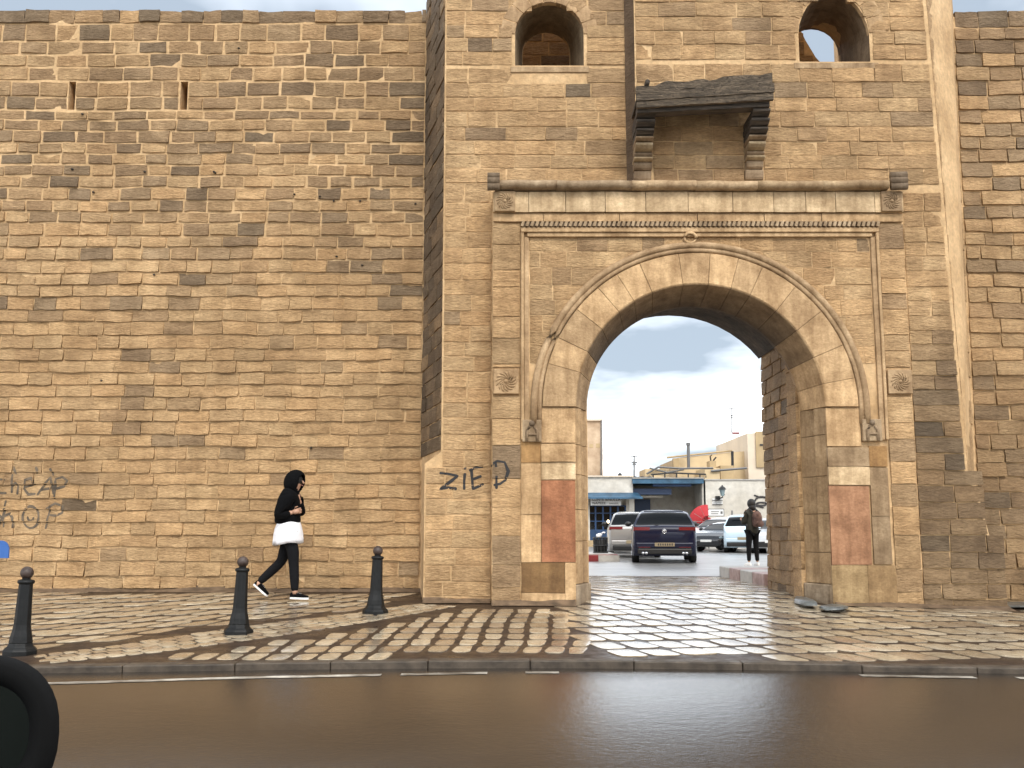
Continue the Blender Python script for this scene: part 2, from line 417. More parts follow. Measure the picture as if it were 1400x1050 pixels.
WARP = [0.020]
def slab_stone(O, U, Nn, u0, u1, z0, z1, prot=0.02, rough=0.012, col=(0.4, 0.3, 0.2), edge=0.014, back=0.045, lean=0.0, fine=False):
    """one masonry block on a face: O origin, U unit along, Nn outward normal. returns verts, faces, centre"""
    prot = max(prot, .001); V = Vector((0, 0, 1)); w_, h_ = u1 - u0, z1 - z0
    e = min(edge, w_ * .3, h_ * .3)
    us = [u0, u0 + e, u0 + w_ * random.uniform(.3, .4), u0 + w_ * random.uniform(.6, .7), u1 - e, u1]
    zs = [z0, z0 + e, z0 + h_ * random.uniform(.4, .6), z1 - e, z1]
    if fine: zs = [z0, z0 + e, z0 + h_ * .33, z0 + h_ * .66, z1 - e, z1]
    seed = random.uniform(0, 99)
    vs = []; nu, nz_ = len(us) - 2, len(zs) - 2
    us[1] = u0; us[-2] = u1; zs[1] = z0; zs[-2] = z1
    us = us[1:-1]; zs = zs[1:-1]
    tl = random.uniform(-.004, .004)
    for j, z in enumerate(zs):
        for i, u in enumerate(us):
            p = O + U * u + V * z
            ed = i in (0, nu - 1) or j in (0, nz_ - 1)
            n1_ = jitter(p, seed, 5.0); n2_ = jitter(p, seed + 31, 7.0)
            wob = rough * (1.0 if ed else .4)
            fr = (z1 - z) / h_
            q = p + Nn * (prot + .007 + rough * n1_ * 1.1 + lean * fr * .9 + tl * (i - 1) - (edge * .3 if ed else 0))
            q = q + V * (WARP[0] * mn.noise(Vector((p.x * 1.3 + p.y * .7, 4.0, p.z * 1.1))) + WARP[0] * .4 * mn.noise(Vector((p.x * 4.1 + p.y, 9.0, p.z * 3))))
            vs.append(q + V * (n2_ * wob) + U * (jitter(p, seed + 7, 7.0) * wob))
    fs = []
    flip = U.cross(V).dot(Nn) < 0
    def fc_(*q): fs.append(q[::-1] if flip else q)
    for j in range(nz_ - 1):
        for i in range(nu - 1):
            k = j * nu + i; fc_(k, k + 1, k + nu + 1, k + nu)
    ring = [i for i in range(nu)] + [j * nu + nu - 1 for j in range(1, nz_)] + [(nz_ - 1) * nu + i for i in range(nu - 2, -1, -1)] + [j * nu for j in range(nz_ - 2, 0, -1)]
    m0 = len(vs); nr_ = len(ring)
    for i in ring: vs.append(vs[i].copy())
    for i in ring: vs.append(vs[i] - Nn * (back + prot + .01))
    for i in range(nr_):
        i2 = (i + 1) % nr_; fc_(m0 + i2, m0 + i, m0 + nr_ + i, m0 + nr_ + i2)
    c = O + U * ((u0 + u1) / 2) + V * ((z0 + z1) / 2) + Nn * prot
    return vs, fs, c, col

class Masonry:
    def __init__(s): s.st = []
    def add(s, *a, **k): s.st.append(slab_stone(*a, **k))
    def emit(s, parent, matn, name='stone', limit=300, stuff='stonework'):
        cam_p = Vector((0, 0, CAMZ))
        def key(t):
            vs, fs, c, col = t
            d = (c - cam_p).length
            ext = max((Vector(vs[0]) - Vector(vs[-1])).length, 0.05)
            vis = abs(c.x) < c.y * 0.56 and c.z < CAMZ + c.y * 0.56
            return -(ext / d) * (1 if vis else 0.01)
        s.st.sort(key=key)
        ploc = Vector(parent.location) if parent else Vector((0, 0, 0))
        for vs, fs, c, col in s.st[:limit]:
            b = MB(); b.add([v - ploc for v in vs], fs, col); b.build(name, M[matn], parent, loc=c - ploc, smooth=True)
        if len(s.st) > limit:
            b = MB()
            for vs, fs, c, col in s.st[limit:]: b.add([v - ploc for v in vs], fs, col)
            b.build(stuff, M[matn], parent, smooth=True, kind='stuff')
    def bvh(s):
        v = []; f = []
        for vs, fs, c, col in s.st:
            o = len(v); v += list(vs); f += [tuple(i + o for i in q) for q in fs]
        return v, f

LIGHT = Vector((0.60, 0.405, 0.215)); MID = Vector((0.51, 0.34, 0.18)); GREY = Vector((0.345, 0.24, 0.14)); DARK = Vector((0.225, 0.162, 0.10))
def mixc(a, b, t): return tuple(a * (1 - t) + b * t)
def pal(dark_p, grey_p, var=0.08):
    r = random.random()
    if r < dark_p: c = mixc(DARK, GREY, random.random() * .7)
    elif r < dark_p + grey_p: c = mixc(GREY, MID, random.random() * .8)
    else: c = mixc(MID, LIGHT, random.random())
    k = 1 + random.uniform(-var, var); h = random.uniform(-.03, .03)
    return (c[0] * k * (1 + h), c[1] * k, c[2] * k * (1 - h))

def rows(z0, z1, hmin, hmax):
    out_ = []; z = z0
    while z < z1 - 0.02:
        h = random.uniform(hmin, hmax)
        if z1 - (z + h) < hmin * .6: h = z1 - z
        out_.append((z, z + h)); z += h
    return out_

def lay(ms, O, U, Nn, rws, inter, palf, lmin=.34, lmax=.56, joint=.022, prot=(.006, .03), rough=.012, lean=0.0, skip=0.0, **k):
    for (za, zb) in rws:
        for (a, b) in inter(za, zb):
            u = a
            first = True
            while u < b - 0.02:
                L = random.uniform(lmin, lmax)
                if first: L *= random.uniform(.5, 1); first = False
                if b - (u + L) < lmin * .55: L = b - u
                if L > lmax * 1.5: L = L / 2
                jt = joint((za + zb) / 2) if callable(joint) else joint
                jw = jt * random.uniform(.5, 1.25)
                jz = jt * random.uniform(.5, 1.25)
                if random.random() >= skip and L - jw > 0.03:
                    zm = (za + zb) / 2; um = u + L / 2
                    ms.add(O, U, Nn, u + jw / 2, u + L - jw / 2, za + jz / 2, zb - jz / 2, prot=random.uniform(*prot), rough=rough,
                           col=palf(um, zm), lean=lean(um, zm) if callable(lean) else lean, **k)
                u += L

X_ = Vector((1, 0, 0)); NY = Vector((0, -1, 0))

# ------------------------------------------------------------------ left curtain wall
YL = 15.5
cwl = empty('curtain_wall', (-6, YL, 0.0), label='long high stone curtain wall left of the gate with two slits and graffiti', cat='wall')
P = Vector(cwl.location)
def loc_mb(b): # world verts -> parent space
    b.v = [(x - P.x, y - P.y, z - P.z) for x, y, z in b.v]; return b
slits = [(-7.06, -6.95), (-5.28, -5.165)]
b = MB(); f0, f1 = YL, YL + 0.8
b.box(-24, -1.3, f0, f1, -0.4, 7.60); b.box(-24, -1.3, f0, f1, 8.07, 9.12)
edges = [-24] + [q for s_ in slits for q in s_] + [-1.3]
for i in range(0, len(edges), 2): b.box(edges[i], edges[i + 1], f0, f1, 7.60, 8.07)
b.box(-24, -1.3, f1, f1 + 0.7, -0.4, 9.12)
loc_mb(b).build('wall_core', M['mortar'], cwl)
ms = Masonry()
OL = Vector((0, YL, 0))
rl = rows(-0.05, 7.585, .175, .215) + rows(7.60, 8.07, .20, .24) + rows(8.08, 9.05, .20, .235)
def inter_l(za, zb):
    if za < 8.06 and zb > 7.61:
        return [(-13.5, -7.07), (-6.94, -5.29), (-5.155, -1.38)]
    return [(-13.5, -1.38)]
def pal_l(u, z):
    g = smooth((z - 3.0) / 4.5); cl = max(0, mn.noise(Vector((u * .35, z * .5, 3)))) * .5
    return pal(0.004 + 0.17 * g + .1 * cl * g, 0.06 + 0.46 * g + cl * (.35 + .65 * g))
lay(ms, OL, X_, NY, rl, inter_l, pal_l, joint=lambda z: .020 + .022 * smooth((z - 4.5) / 2.0), prot=(.003, .020), rough=.017,
    lean=lambda u, z: 0.019 * (1 - smooth((z - 5.0) / 2.5)) + .003)
ms.emit(cwl, 'stone')
LV, LF = ms.bvh()
# coping stones, dark and uneven
x = -13.5; cop = Masonry()
while x < -1.4:
    L = random.uniform(.25, .55)
    cop.add(OL, X_, NY, x + .004, min(x + L, -1.37) - .004, 9.07, 9.27 + random.uniform(-.014, .008), prot=random.uniform(.0, .05), rough=.02,
            col=pal(.55, .4), edge=.02, back=.05)
    x += L
for vs, fs, c, col in cop.st:
    bb = MB(); bb.add([v - P for v in vs], fs, col)
    c2 = c - P; z1 = max(v.z for v in vs) - P.z; z0 = min(v.z for v in vs) - P.z
    xa = min(v.x for v in vs) - P.x; xb = max(v.x for v in vs) - P.x
    bb.box(xa + .012, xb - .012, 0.045, 0.42, z0 + .02, z1 - .01, col)
    bb.build('coping_stone', M['stone'], cwl, loc=c2)

# wet dirt fillet along the foot of the wall
b = MB()
def fillet(b, xa, xb, Y, hgt=.07, dep=.16, off=Vector((0, 0, 0))):
    n_ = int((xb - xa) / .22); v = []
    for i in range(n_ + 1):
        x_ = xa + (xb - xa) * i / n_; k1 = 1 + .7 * mn.noise(Vector((x_ * 2.1, Y, 0))); k2 = 1 + .7 * mn.noise(Vector((x_ * 1.7, Y, 9)))
        v += [Vector((x_, Y - dep * k2, zg(x_, Y) - .004)) - off, Vector((x_, Y - .045, zg(x_, Y) + hgt * .5 * k1)) - off, Vector((x_, Y + .02, zg(x_, Y) + hgt * k1)) - off]
    f = []
    for i in range(n_):
        for k in range(2): f.append((3 * i + k, 3 * i + 3 + k, 3 * i + 4 + k, 3 * i + 1 + k))
    b.add(v, f)
fillet(b, -13, -1.25, YL, off=P); b.build('base_dirt', M['dirt'], cwl, smooth=True)
# small dark putlog holes
ph = [(343, 807), (690, 819), (1028, 824), (392, 543), (444, 917)]
b = MB()
for (zx, zy) in ph:
    p = at(zx / 3.5, zy / 3.5, YL - .05); b.ell((p.x - P.x, p.y + .02 - P.y, p.z - P.z), .022, .025, .016, 8, 5)
for (px_, py_) in [(402, 265), (456, 274), (492, 274), (568, 278), (292, 234), (326, 65), (460, 350), (210, 375), (138, 520), (425, 612), (495, 362), (437, 268)]:
    p = at(px_, py_, YL - .05); b.ell((p.x - P.x, p.y + .02 - P.y, p.z - P.z), .02, .025, .014, 8, 5)
b.build('putlog_holes', M['dark_stone'], cwl, kind='stuff')

# ------------------------------------------------------------------ gatehouse
WARP[0] = 0.008
YT, YR_, YF = 14.1, 13.87, 13.80
CX, CZ0 = 2.555, 2.65
gh = empty('gatehouse', (2.5, YF, 0.0), label='stone gatehouse with round arched gateway, carved square frame and wooden canopy above', cat='gatehouse')
P = Vector(gh.location)
def arc(cx, cz, r, a0, a1, n): return [(cx + r * math.cos(R(a0 + (a1 - a0) * i / n)), cz + r * math.sin(R(a0 + (a1 - a0) * i / n))) for i in range(n + 1)]
TOP = 10.6
b = MB()
# frame slab with arch notch
RN = 1.78
poly = [(-0.27, -.4), (CX - RN, -.4)] + [(x, z) for x, z in arc(CX, CZ0, RN, 180, 0, 28)] + [(CX + RN, -.4), (5.45, -.4), (5.45, 5.68), (-0.27, 5.68)]
b.prism_y(poly, 13.835, 14.36)
# passage body
pr = arc(CX, 3.747 - 1.12, 1.84, 180 - 37.5, 37.5, 16)
body = [(-0.95, -.4), (1.06, -.4), (1.06, pr[0][1])] + pr[1:-1] + [(4.055, pr[-1][1]), (4.055, -.4), (6.0, -.4), (6.0, 7.55), (-0.95, 7.55)]
b.prism_y(body, 14.36, 16.4)
loc_mb(b).build('gate_core', M['mortar'], gh)
# left tower face with its chamfered flank
b = MB()
flank_hi = [(-1.36, 15.5), (-0.975, YT), (-0.20, YT), (-0.20, 16.38), (-1.36, 16.38)]
flank_lo = [(-1.36, 15.5), (-1.20, YT), (-0.20, YT), (-0.20, 16.38), (-1.36, 16.38)]
b.prism_z(flank_lo, -.4, 1.90)
b.prism_z(flank_lo, 1.90, 2.06, top=flank_hi)
b.prism_z(flank_hi, 2.06, TOP)
# window wall of the left part, two halves
def arch_prof(x0, x1, zs, zsp, zt, n=12, peak=0.0):
    """profile from bottom-left up over to bottom-right"""
    cx_ = (x0 + x1) / 2; a = (x1 - x0) / 2; h = zt - zsp
    pts = [(x0, zs)]
    for i in range(n + 1):
        t = math.pi * (1 - i / n)
        pts.append((cx_ + a * math.cos(t) + 0, zsp + h * math.sin(t) ** (0.9 if peak == 0 else peak)))
    pts.append((x1, zs)); return pts
def wall_with_window(b, X0, X1, Z0, Z1, prof, y0, y1):
    k = len(prof) // 2; mid = prof[k]
    left = [(X0, Z0), (mid[0], Z0), (mid[0], prof[0][1])] + prof[:k + 1] + [(mid[0], Z1), (X0, Z1)]
    right = [(mid[0], Z0), (X1, Z0), (X1, Z1), (mid[0], Z1)] + prof[k:] + [(mid[0], prof[-1][1])]
    b.prism_y(left, y0, y1); b.prism_y(right, y0, y1)
def reveal(b, po, yo, pi_, yi):
    v = [(x, yo, z) for x, z in po] + [(x, yi, z) for x, z in pi_]; n = len(po)
    b.add(v, [(i, i + 1, i + 1 + n, i + n) for i in range(n - 1)] + [(n - 1, 0, n, 2 * n - 1)])
pLo = arch_prof(.045, 1.045, 7.68, 8.16, 8.66); pLi = arch_prof(.165, .90, 7.78, 8.36, 8.74)
wall_with_window(b, -0.20, 1.665, 5.68, TOP, pLo, YT, YT + .08)
pLh = arch_prof(.0, 1.09, 7.60, 8.18, 8.76)
wall_with_window(b, -0.20, 1.665, 7.56, TOP, pLh, YT + .08, 15.12)
wall_with_window(b, -0.20, 1.665, 7.56, TOP, pLi, 15.12, 15.2)
loc_mb(b).build('left_tower_core', M['mortar'], gh)
b = MB()
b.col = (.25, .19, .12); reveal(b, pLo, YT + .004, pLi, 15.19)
loc_mb(b).build('window_reveal', M['smooth_stone'], gh, fixn=True)
# right part
b = MB()
pRo = arch_prof(4.115, 5.13, 7.63, 8.05, 8.69, peak=1.15); pRi = arch_prof(4.30, 5.125, 7.75, 8.35, 8.80)
wall_with_window(b, 1.755, 5.45, 5.68, TOP, pRo, YR_, YR_ + .08)
pRh = arch_prof(4.06, 5.18, 7.60, 8.1, 8.8)
wall_with_window(b, 1.665, 5.45, 7.56, TOP, pRh, YT, 15.12)
b.prism_z([(1.665, YT), (1.755, YR_ + .06), (4.0, YR_ + .06), (4.0, YT)], 5.68, TOP)
b.prism_z([(5.2, YR_ + .08), (5.45, YR_ + .08), (5.45, YT), (5.2, YT)], 5.68, TOP)
b.prism_z([(4.0, YR_ + .08), (5.2, YR_ + .08), (5.2, YT), (4.0, YT)], 5.68, 7.60)
b.prism_z([(4.0, YR_ + .08), (5.2, YR_ + .08), (5.2, YT), (4.0, YT)], 8.85, TOP)
wall_with_window(b, 1.665, 5.45, 7.56, TOP, pRi, 15.12, 15.2)
lo = [(5.45, YR_), (6.16, YR_), (6.66, 14.8), (6.66, 16.38), (5.45, 16.38)]
hi = [(5.45, YR_), (5.92, YR_), (6.80, 14.8), (6.80, 16.38), (5.45, 16.38)]
sq = [(5.45, YR_), (6.62, YR_), (6.66, 14.8), (6.66, 16.38), (5.45, 16.38)]
sq2 = [(5.45, YR_), (6.40, YR_), (6.66, 14.8), (6.66, 16.38), (5.45, 16.38)]
b.prism_z(sq, -.5, 0.9, top=sq2)
b.prism_z(sq2, 0.9, 1.7, top=lo)
b.prism_z(lo, 1.7, TOP, top=hi)
loc_mb(b).build('right_tower_core', M['mortar'], gh)
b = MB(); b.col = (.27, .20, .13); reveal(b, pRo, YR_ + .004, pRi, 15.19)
loc_mb(b).build('window_reveal', M['smooth_stone'], gh, fixn=True)
# parapet wall seen behind the windows
b = MB()
b.prism_y([(-1.3, 7.55), (5.2, 7.55), (5.2, 8.50), (5.02, 8.72), (4.86, 9.02), (4.80, 9.17), (4.2, 9.22), (2.4, 9.7), (-1.3, 9.9)], 16.0, 16.38)
loc_mb(b).build('rear_parapet', M['mortar'], gh)
g = Masonry(); OP = Vector((0, 16.0, 0))
lay(g, OP, X_, NY, rows(8.3, 9.15, .2, .24), lambda a, c: [(-.3, 2.2), (3.9, 4.84 if c > 8.9 else 4.98)], lambda u, z: pal(.25, .6), joint=.03, prot=(.005, .02))
# vault soffit, near-black stone
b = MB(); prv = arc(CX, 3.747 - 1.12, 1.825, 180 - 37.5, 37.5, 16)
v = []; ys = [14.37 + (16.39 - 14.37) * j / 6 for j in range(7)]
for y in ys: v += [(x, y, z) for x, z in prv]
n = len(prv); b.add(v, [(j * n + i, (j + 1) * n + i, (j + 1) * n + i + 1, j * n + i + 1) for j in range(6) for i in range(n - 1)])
loc_mb(b).build('vault_soffit', M['dark_stone'], gh, smooth=True)

# ---- masonry of the gatehouse
rt = rows(-0.1, 5.9, .20, .245) + rows(5.9, 7.64, .20, .235)
def pal_t(u, z):
    gz = smooth((z - 5.5) / 2.5)
    return pal(0.003 + .03 * gz, 0.05 + .2 * gz)
OT = Vector((0, YT, 0))
def inter_tl(za, zb):
    left = -1.185 if zb < 1.97 else (-0.96)
    zm = (za + zb) / 2
    if zm < 5.68: return [(left, -0.285)]
    if zb > 7.62 and za < 8.66:
        hw = .52 if zm < 8.16 else .52 * math.sqrt(max(0, 1 - ((zm - 8.16) / .52) ** 2))
        return [(left, .545 - hw - .02), (.545 + hw + .02, 1.65)] if hw > .05 else [(left, 1.65)]
    return [(left, 1.65)]
lay(g, OT, X_, NY, rt + rows(7.68, 10.5, .20, .235), inter_tl, pal_t, joint=.024, prot=(.004, .016), rough=.010, lmin=.36, lmax=.6)
ORr = Vector((0, YR_, 0))
def inter_tr(za, zb):
    zm = (za + zb) / 2
    right = 6.15 - .26 * (zm - 1.7) / 8.9 - .02 if zm > 1.7 else (6.36 if zm > .9 else 6.58)
    if zm < 5.68: return [(5.465, right)]
    if 5.8 < zm < 6.72: return [(1.99, 3.27), (3.55, right)]
    if zb > 7.62 and za < 8.69:
        hw = .53 if zm < 8.05 else .53 * (max(0, 1 - ((zm - 8.05) / .66) ** 1.7)) ** .6
        if hw > .05: return [(1.77, 4.62 - hw - .02), (4.62 + hw + .02, right)]
    return [(1.77, right)]
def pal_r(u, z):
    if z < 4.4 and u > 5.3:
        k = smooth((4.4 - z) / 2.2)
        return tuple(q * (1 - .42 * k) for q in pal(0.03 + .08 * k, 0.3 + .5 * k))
    if 1.99 < u < 3.3 and z < 6.8: return pal(.05, .4)
    return pal(0.003, 0.07)
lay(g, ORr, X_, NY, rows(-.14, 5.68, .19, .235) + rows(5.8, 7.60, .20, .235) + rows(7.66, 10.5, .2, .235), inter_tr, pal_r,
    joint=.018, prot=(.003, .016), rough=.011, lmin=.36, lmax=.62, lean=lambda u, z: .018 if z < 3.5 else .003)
# left chamfer (laid in darker stones)
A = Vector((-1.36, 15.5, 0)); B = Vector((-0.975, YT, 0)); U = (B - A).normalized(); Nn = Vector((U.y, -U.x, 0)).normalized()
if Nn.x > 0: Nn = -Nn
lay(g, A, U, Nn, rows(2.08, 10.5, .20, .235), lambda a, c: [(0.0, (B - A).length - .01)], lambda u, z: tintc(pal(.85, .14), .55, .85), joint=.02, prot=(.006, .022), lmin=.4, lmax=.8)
# right chamfer, smooth pale strip
A = Vector((6.15, YR_, 0)); B = Vector((6.68, 14.8, 0)); U = (B - A).normalized(); Nn = Vector((U.y, -U.x, 0)).normalized()
for (za, zb) in rows(1.75, 10.4, .3, .42):
    k = ((za + zb) / 2 - 1.7) / 8.9
    A2 = Vector((6.16 - .24 * k, YR_, 0)); B2 = Vector((6.66 + .14 * k, 14.8, 0)); U2 = (B2 - A2).normalized(); N2 = Vector((U2.y, -U2.x, 0)).normalized()
    c = mixc(MID, LIGHT, random.uniform(.5, 1.3))
    g.add(A2, U2, N2, .012, (B2 - A2).length - .01, za + .003, zb - .003, prot=.006, rough=.006, col=c)
# right passage wall
OPp = Vector((4.055, 0, 0)); UY = Vector((0, 1, 0)); NX = Vector((-1, 0, 0))
lay(g, OPp, UY, NX, rows(-.02, 3.9, .19, .23), lambda a, c: [(14.86, 16.39)], lambda u, z: pal(.12, .85), joint=.018, prot=(.012, .03), rough=.014, lmin=.34, lmax=.6, lean=.012)
for (za, zb) in rows(-.02, 3.7, .38, .55):
    g.add(OPp, UY, NX, 14.38, 14.84, za + .004, zb - .004, prot=.045, rough=.010, col=mixc(MID, LIGHT, random.uniform(.2, 1.0)), back=.05)
# spandrels inside the frame
OS = Vector((0, 13.835, 0))
def inter_sp(za, zb):
    zm = (za + zb) / 2; d = zm - CZ0
    if d > 2.26: return [(.24, 4.97)]
    hw = math.sqrt(max(0.0, 2.2 ** 2 - max(0, d) ** 2)) - .02
    out_ = []
    if CX - hw - .24 > .06: out_ = [(.24, CX - hw), (CX + hw, 4.97)]
    return out_
lay(g, OS, X_, NY, rows(3.25, 5.02, .20, .25), inter_sp, lambda u, z: pal(.0, .12), joint=.016, prot=(.002, .012), rough=.006, lmin=.26, lmax=.5)
# outer border blocks
for (xa, xb) in ((-.268, .115), (5.095, 5.445)):
    z = 5.22
    while z > 2.25:
        h = random.choice((.22, .24, .3, .36, .42)); 
        if not (z - h < 3.2 and z > 2.8) :
            g.add(OS, X_, NY, xa + .005, xb - .005, z - h + .006, z - .006, prot=random.uniform(.02, .035), rough=.006, col=pal(.0, .14)); z -= h
        else:
            g.add(OS, X_, NY, xa + .005, xb - .005, 3.20, z - .006, prot=.028, rough=.006, col=pal(.0, .1))
            g.add(OS, X_, NY, xa + .005, xb - .005, 2.80, 3.19, prot=.012, rough=.003, col=pal(.0, .1))
            z = 2.79
    while z > -.05:
        h = random.choice((.3, .38, .45)); z0 = max(-.1, z - h)
        g.add(OS, X_, NY, xa + .005, xb - .005, z0 + .006, z - .006, prot=random.uniform(.012, .03), rough=.012, col=pal(.05, .45 if xa > 0 else .3)); z = z0
g.emit(gh, 'stone')
GV, GF = g.bvh()

# dressed blocks with their own colours
def block(name, x0, x1, z0, z1, col, prot=.03, rough=.004, label=None, Y=13.835, edge=.012):
    vs, fs, c, cc = slab_stone(Vector((0, Y, 0)), X_, NY, x0 + .004, x1 - .004, z0 + .004, z1 - .004, prot=prot, rough=rough, col=col, edge=edge)
    bb = MB(); bb.add([v_ - P for v_ in vs], fs, col); o_ = bb.build(name, M['smooth_stone'], gh, loc=c - P, smooth=True)
    GV_off = len(GV); GV.extend(vs); GF.extend([tuple(i + GV_off for i in q) for q in fs])
    if label: o_['label'] = label
    return o_
pale = (.56, .385, .21); cream = (.60, .455, .28); ochre = (.36, .21, .08); dochre = (.21, .12, .045); red = (.36, .155, .075); greyb = (.36, .26, .155); yel = (.40, .29, .15)
block('jamb_block', .12, .39, 1.89, 2.2, ochre, label='ochre block beside the left impost')
block('impost', .39, .86, 1.90, 2.15, pale, prot=.05)
block('jamb_block', .39, .86, 1.66, 1.90, cream)
block('jamb_block', .12, .39, 1.20, 1.89, pale)
block('red_panel', .39, .85, .57, 1.655, red, label='red sandstone slab in the left gate pier')
block('jamb_block', .12, .39, .57, 1.20, tintc(pale, 1.05, 1.1), prot=.024)
block('jamb_block', .12, .70, .17, .57, dochre, prot=.022, rough=.012, label='dark ochre patch at the foot of the left pier')
block('jamb_block', .70, .85, -.1, .57, pale)
block('jamb_block', .12, .70, -.12, .17, pale, rough=.02)
block('jamb_block', 4.25, 4.81, 1.84, 2.1, greyb, prot=.045)
block('jamb_block', 4.81, 5.06, 1.84, 2.12, ochre)
block('impost', 4.25, 4.81, 1.59, 1.84, cream, prot=.045)
block('red_panel', 4.25, 4.79, .53, 1.585, (.40, .215, .12), label='red sandstone slab in the right gate pier')
block('jamb_block', 4.81, 5.06, 1.18, 1.83, greyb)
block('jamb_block', 4.81, 5.06, .54, 1.18, (.31, .225, .135))
block('jamb_block', 4.25, 4.72, -.12, .53, yel, rough=.012)
block('jamb_block', 4.72, 5.10, -.12, .53, (.38, .26, .13), rough=.012)
block('jamb_block', .39, .86, 2.16, 2.64, pale, prot=.03)
block('jamb_block', 4.25, 4.72, 2.11, 2.64, pale, prot=.03)
# frieze and plain band
x = -.262
while x < 5.42:
    L = random.uniform(.34, .62); x2 = min(5.44, x + L)
    if 5.44 - x2 < .2: x2 = 5.44
    block('frieze_block', x, x2, 5.365, 5.66, tintc(cream, .85, 1.08), prot=.085, rough=.003)
    x = x2
x = -.262
while x < 5.42:
    L = random.uniform(.6, 1.1); x2 = min(5.44, x + L)
    if 5.44 - x2 < .3: x2 = 5.44
    block('band_block', x, x2, 5.24, 5.36, tintc(pale, .85, 1.0), prot=.05, rough=.002)
    x = x2
gbox_slot = MB(); gbox_slot.prism_z([(1.640 - P.x, YT - .03 - P.y), (1.748 - P.x, YR_ + .0 - P.y), (1.76 - P.x, YR_ + .06 - P.y), (1.66 - P.x, YT + .0 - P.y)], 5.82, TOP, col=(.17, .115, .07)); gbox_slot.build('dark_recess', M['stone'], gh, fixn=True)  # slot shadow put into the strip's colour, together with a brown stain
# voussoirs, splayed towards the passage
def vouss(a0, a1, ro, col, nseg=3):
    bb = MB(); v = []; n_ = nseg + 1
    rings = [(ro, 13.86), (ro, 13.775), (1.715, 13.768), (1.69, 13.785), (1.505, 14.33), (1.505, 14.42)]
    for (r_, y) in rings:
        for i in range(n_):
            a = R(a0 + (a1 - a0) * i / nseg); v.append((CX + r_ * math.cos(a), y + .004 * random.uniform(-1, 1), CZ0 + r_ * math.sin(a)))
    f = []
    for j in range(len(rings) - 1):
        for i in range(nseg): f.append((j * n_ + i, j * n_ + i + 1, (j + 1) * n_ + i + 1, (j + 1) * n_ + i))
    nr = len(rings)
    f.append(tuple(j * n_ for j in range(nr))); f.append(tuple(j * n_ + nseg for j in range(nr - 1, -1, -1)))
    bb.add([Vector(q) - P for q in v], f, col)
    c = Vector((CX + 1.9 * math.cos(R((a0 + a1) / 2)), 13.8, CZ0 + 1.9 * math.sin(R((a0 + a1) / 2)))) - P
    am = (a0 + a1) / 2; sk_ = smooth((am - 15) / 25) * smooth((165 - am) / 20)  # inner edge colour darkens towards the crown
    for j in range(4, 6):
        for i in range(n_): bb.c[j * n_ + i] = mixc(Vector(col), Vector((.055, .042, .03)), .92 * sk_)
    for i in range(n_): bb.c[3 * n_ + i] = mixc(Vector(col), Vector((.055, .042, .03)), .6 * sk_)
    bb.build('voussoir', M['smooth_stone'], gh, loc=c, fixn=True, bevel=.004)
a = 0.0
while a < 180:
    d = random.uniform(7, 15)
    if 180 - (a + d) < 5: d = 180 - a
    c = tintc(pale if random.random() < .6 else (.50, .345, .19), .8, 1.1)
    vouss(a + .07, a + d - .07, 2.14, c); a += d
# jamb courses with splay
def jamb(sgn, z0, z1, col):
    bb = MB()
    pts = [(2.0, 13.90), (1.74, 13.84), (1.70, 13.84), (1.685, 13.86), (1.60, 14.03), (1.63, 14.07), (1.505, 14.33), (1.505, 14.42), (2.0, 14.42)]
    poly_ = [(CX + sgn * r_ - P.x, y - P.y) for r_, y in pts]
    if sgn < 0: poly_ = poly_[::-1]
    bb.prism_z(poly_, z0 + .003, z1 - .003, col=col)
    bb.build('jamb_stone', M['smooth_stone'], gh, loc=(CX + sgn * 1.7 - P.x, .0, (z0 + z1) / 2), fixn=True, bevel=.006)
for sgn in (-1, 1):
    for (za, zb) in rows(.28, CZ0, .36, .58):
        jamb(sgn, za, zb, tintc(pale if sgn < 0 else (.44, .31, .175), .8, 1.05))
    bb = MB()
    pts = [(2.0, 13.90), (1.74, 13.81), (1.70, 13.81), (1.665, 13.84), (1.47, 14.34), (1.47, 14.42), (2.0, 14.42)]
    poly_ = [(CX + sgn * r_ - P.x, y - P.y) for r_, y in pts]
    bb.prism_z(poly_, -.12, .275, col=(.34, .27, .19)); bb.build('jamb_base', M['smooth_stone'], gh, fixn=True, bevel=.015)
# arch moulding: rolls swept round the arch
def sweep_ring(r0, y0, rad, name, z_end=2.42, rx=1.0):
    pts = [(CX - r0, y0, z_end)] + [(CX + r0 * math.cos(R(t)), y0, CZ0 + r0 * math.sin(R(t))) for t in range(180, -1, -4)] + [(CX + r0, y0, z_end)]
    bb = MB(); bb.tube(pts, rad, 8, col=(.44, .31, .18)); bb.v = [tuple(Vector(q) - P) for q in bb.v]
    bb.build(name, M['smooth_stone'], gh, smooth=True)
sweep_ring(2.255, 13.79, .048, 'arch_moulding'); sweep_ring(2.185, 13.80, .036, 'arch_moulding')
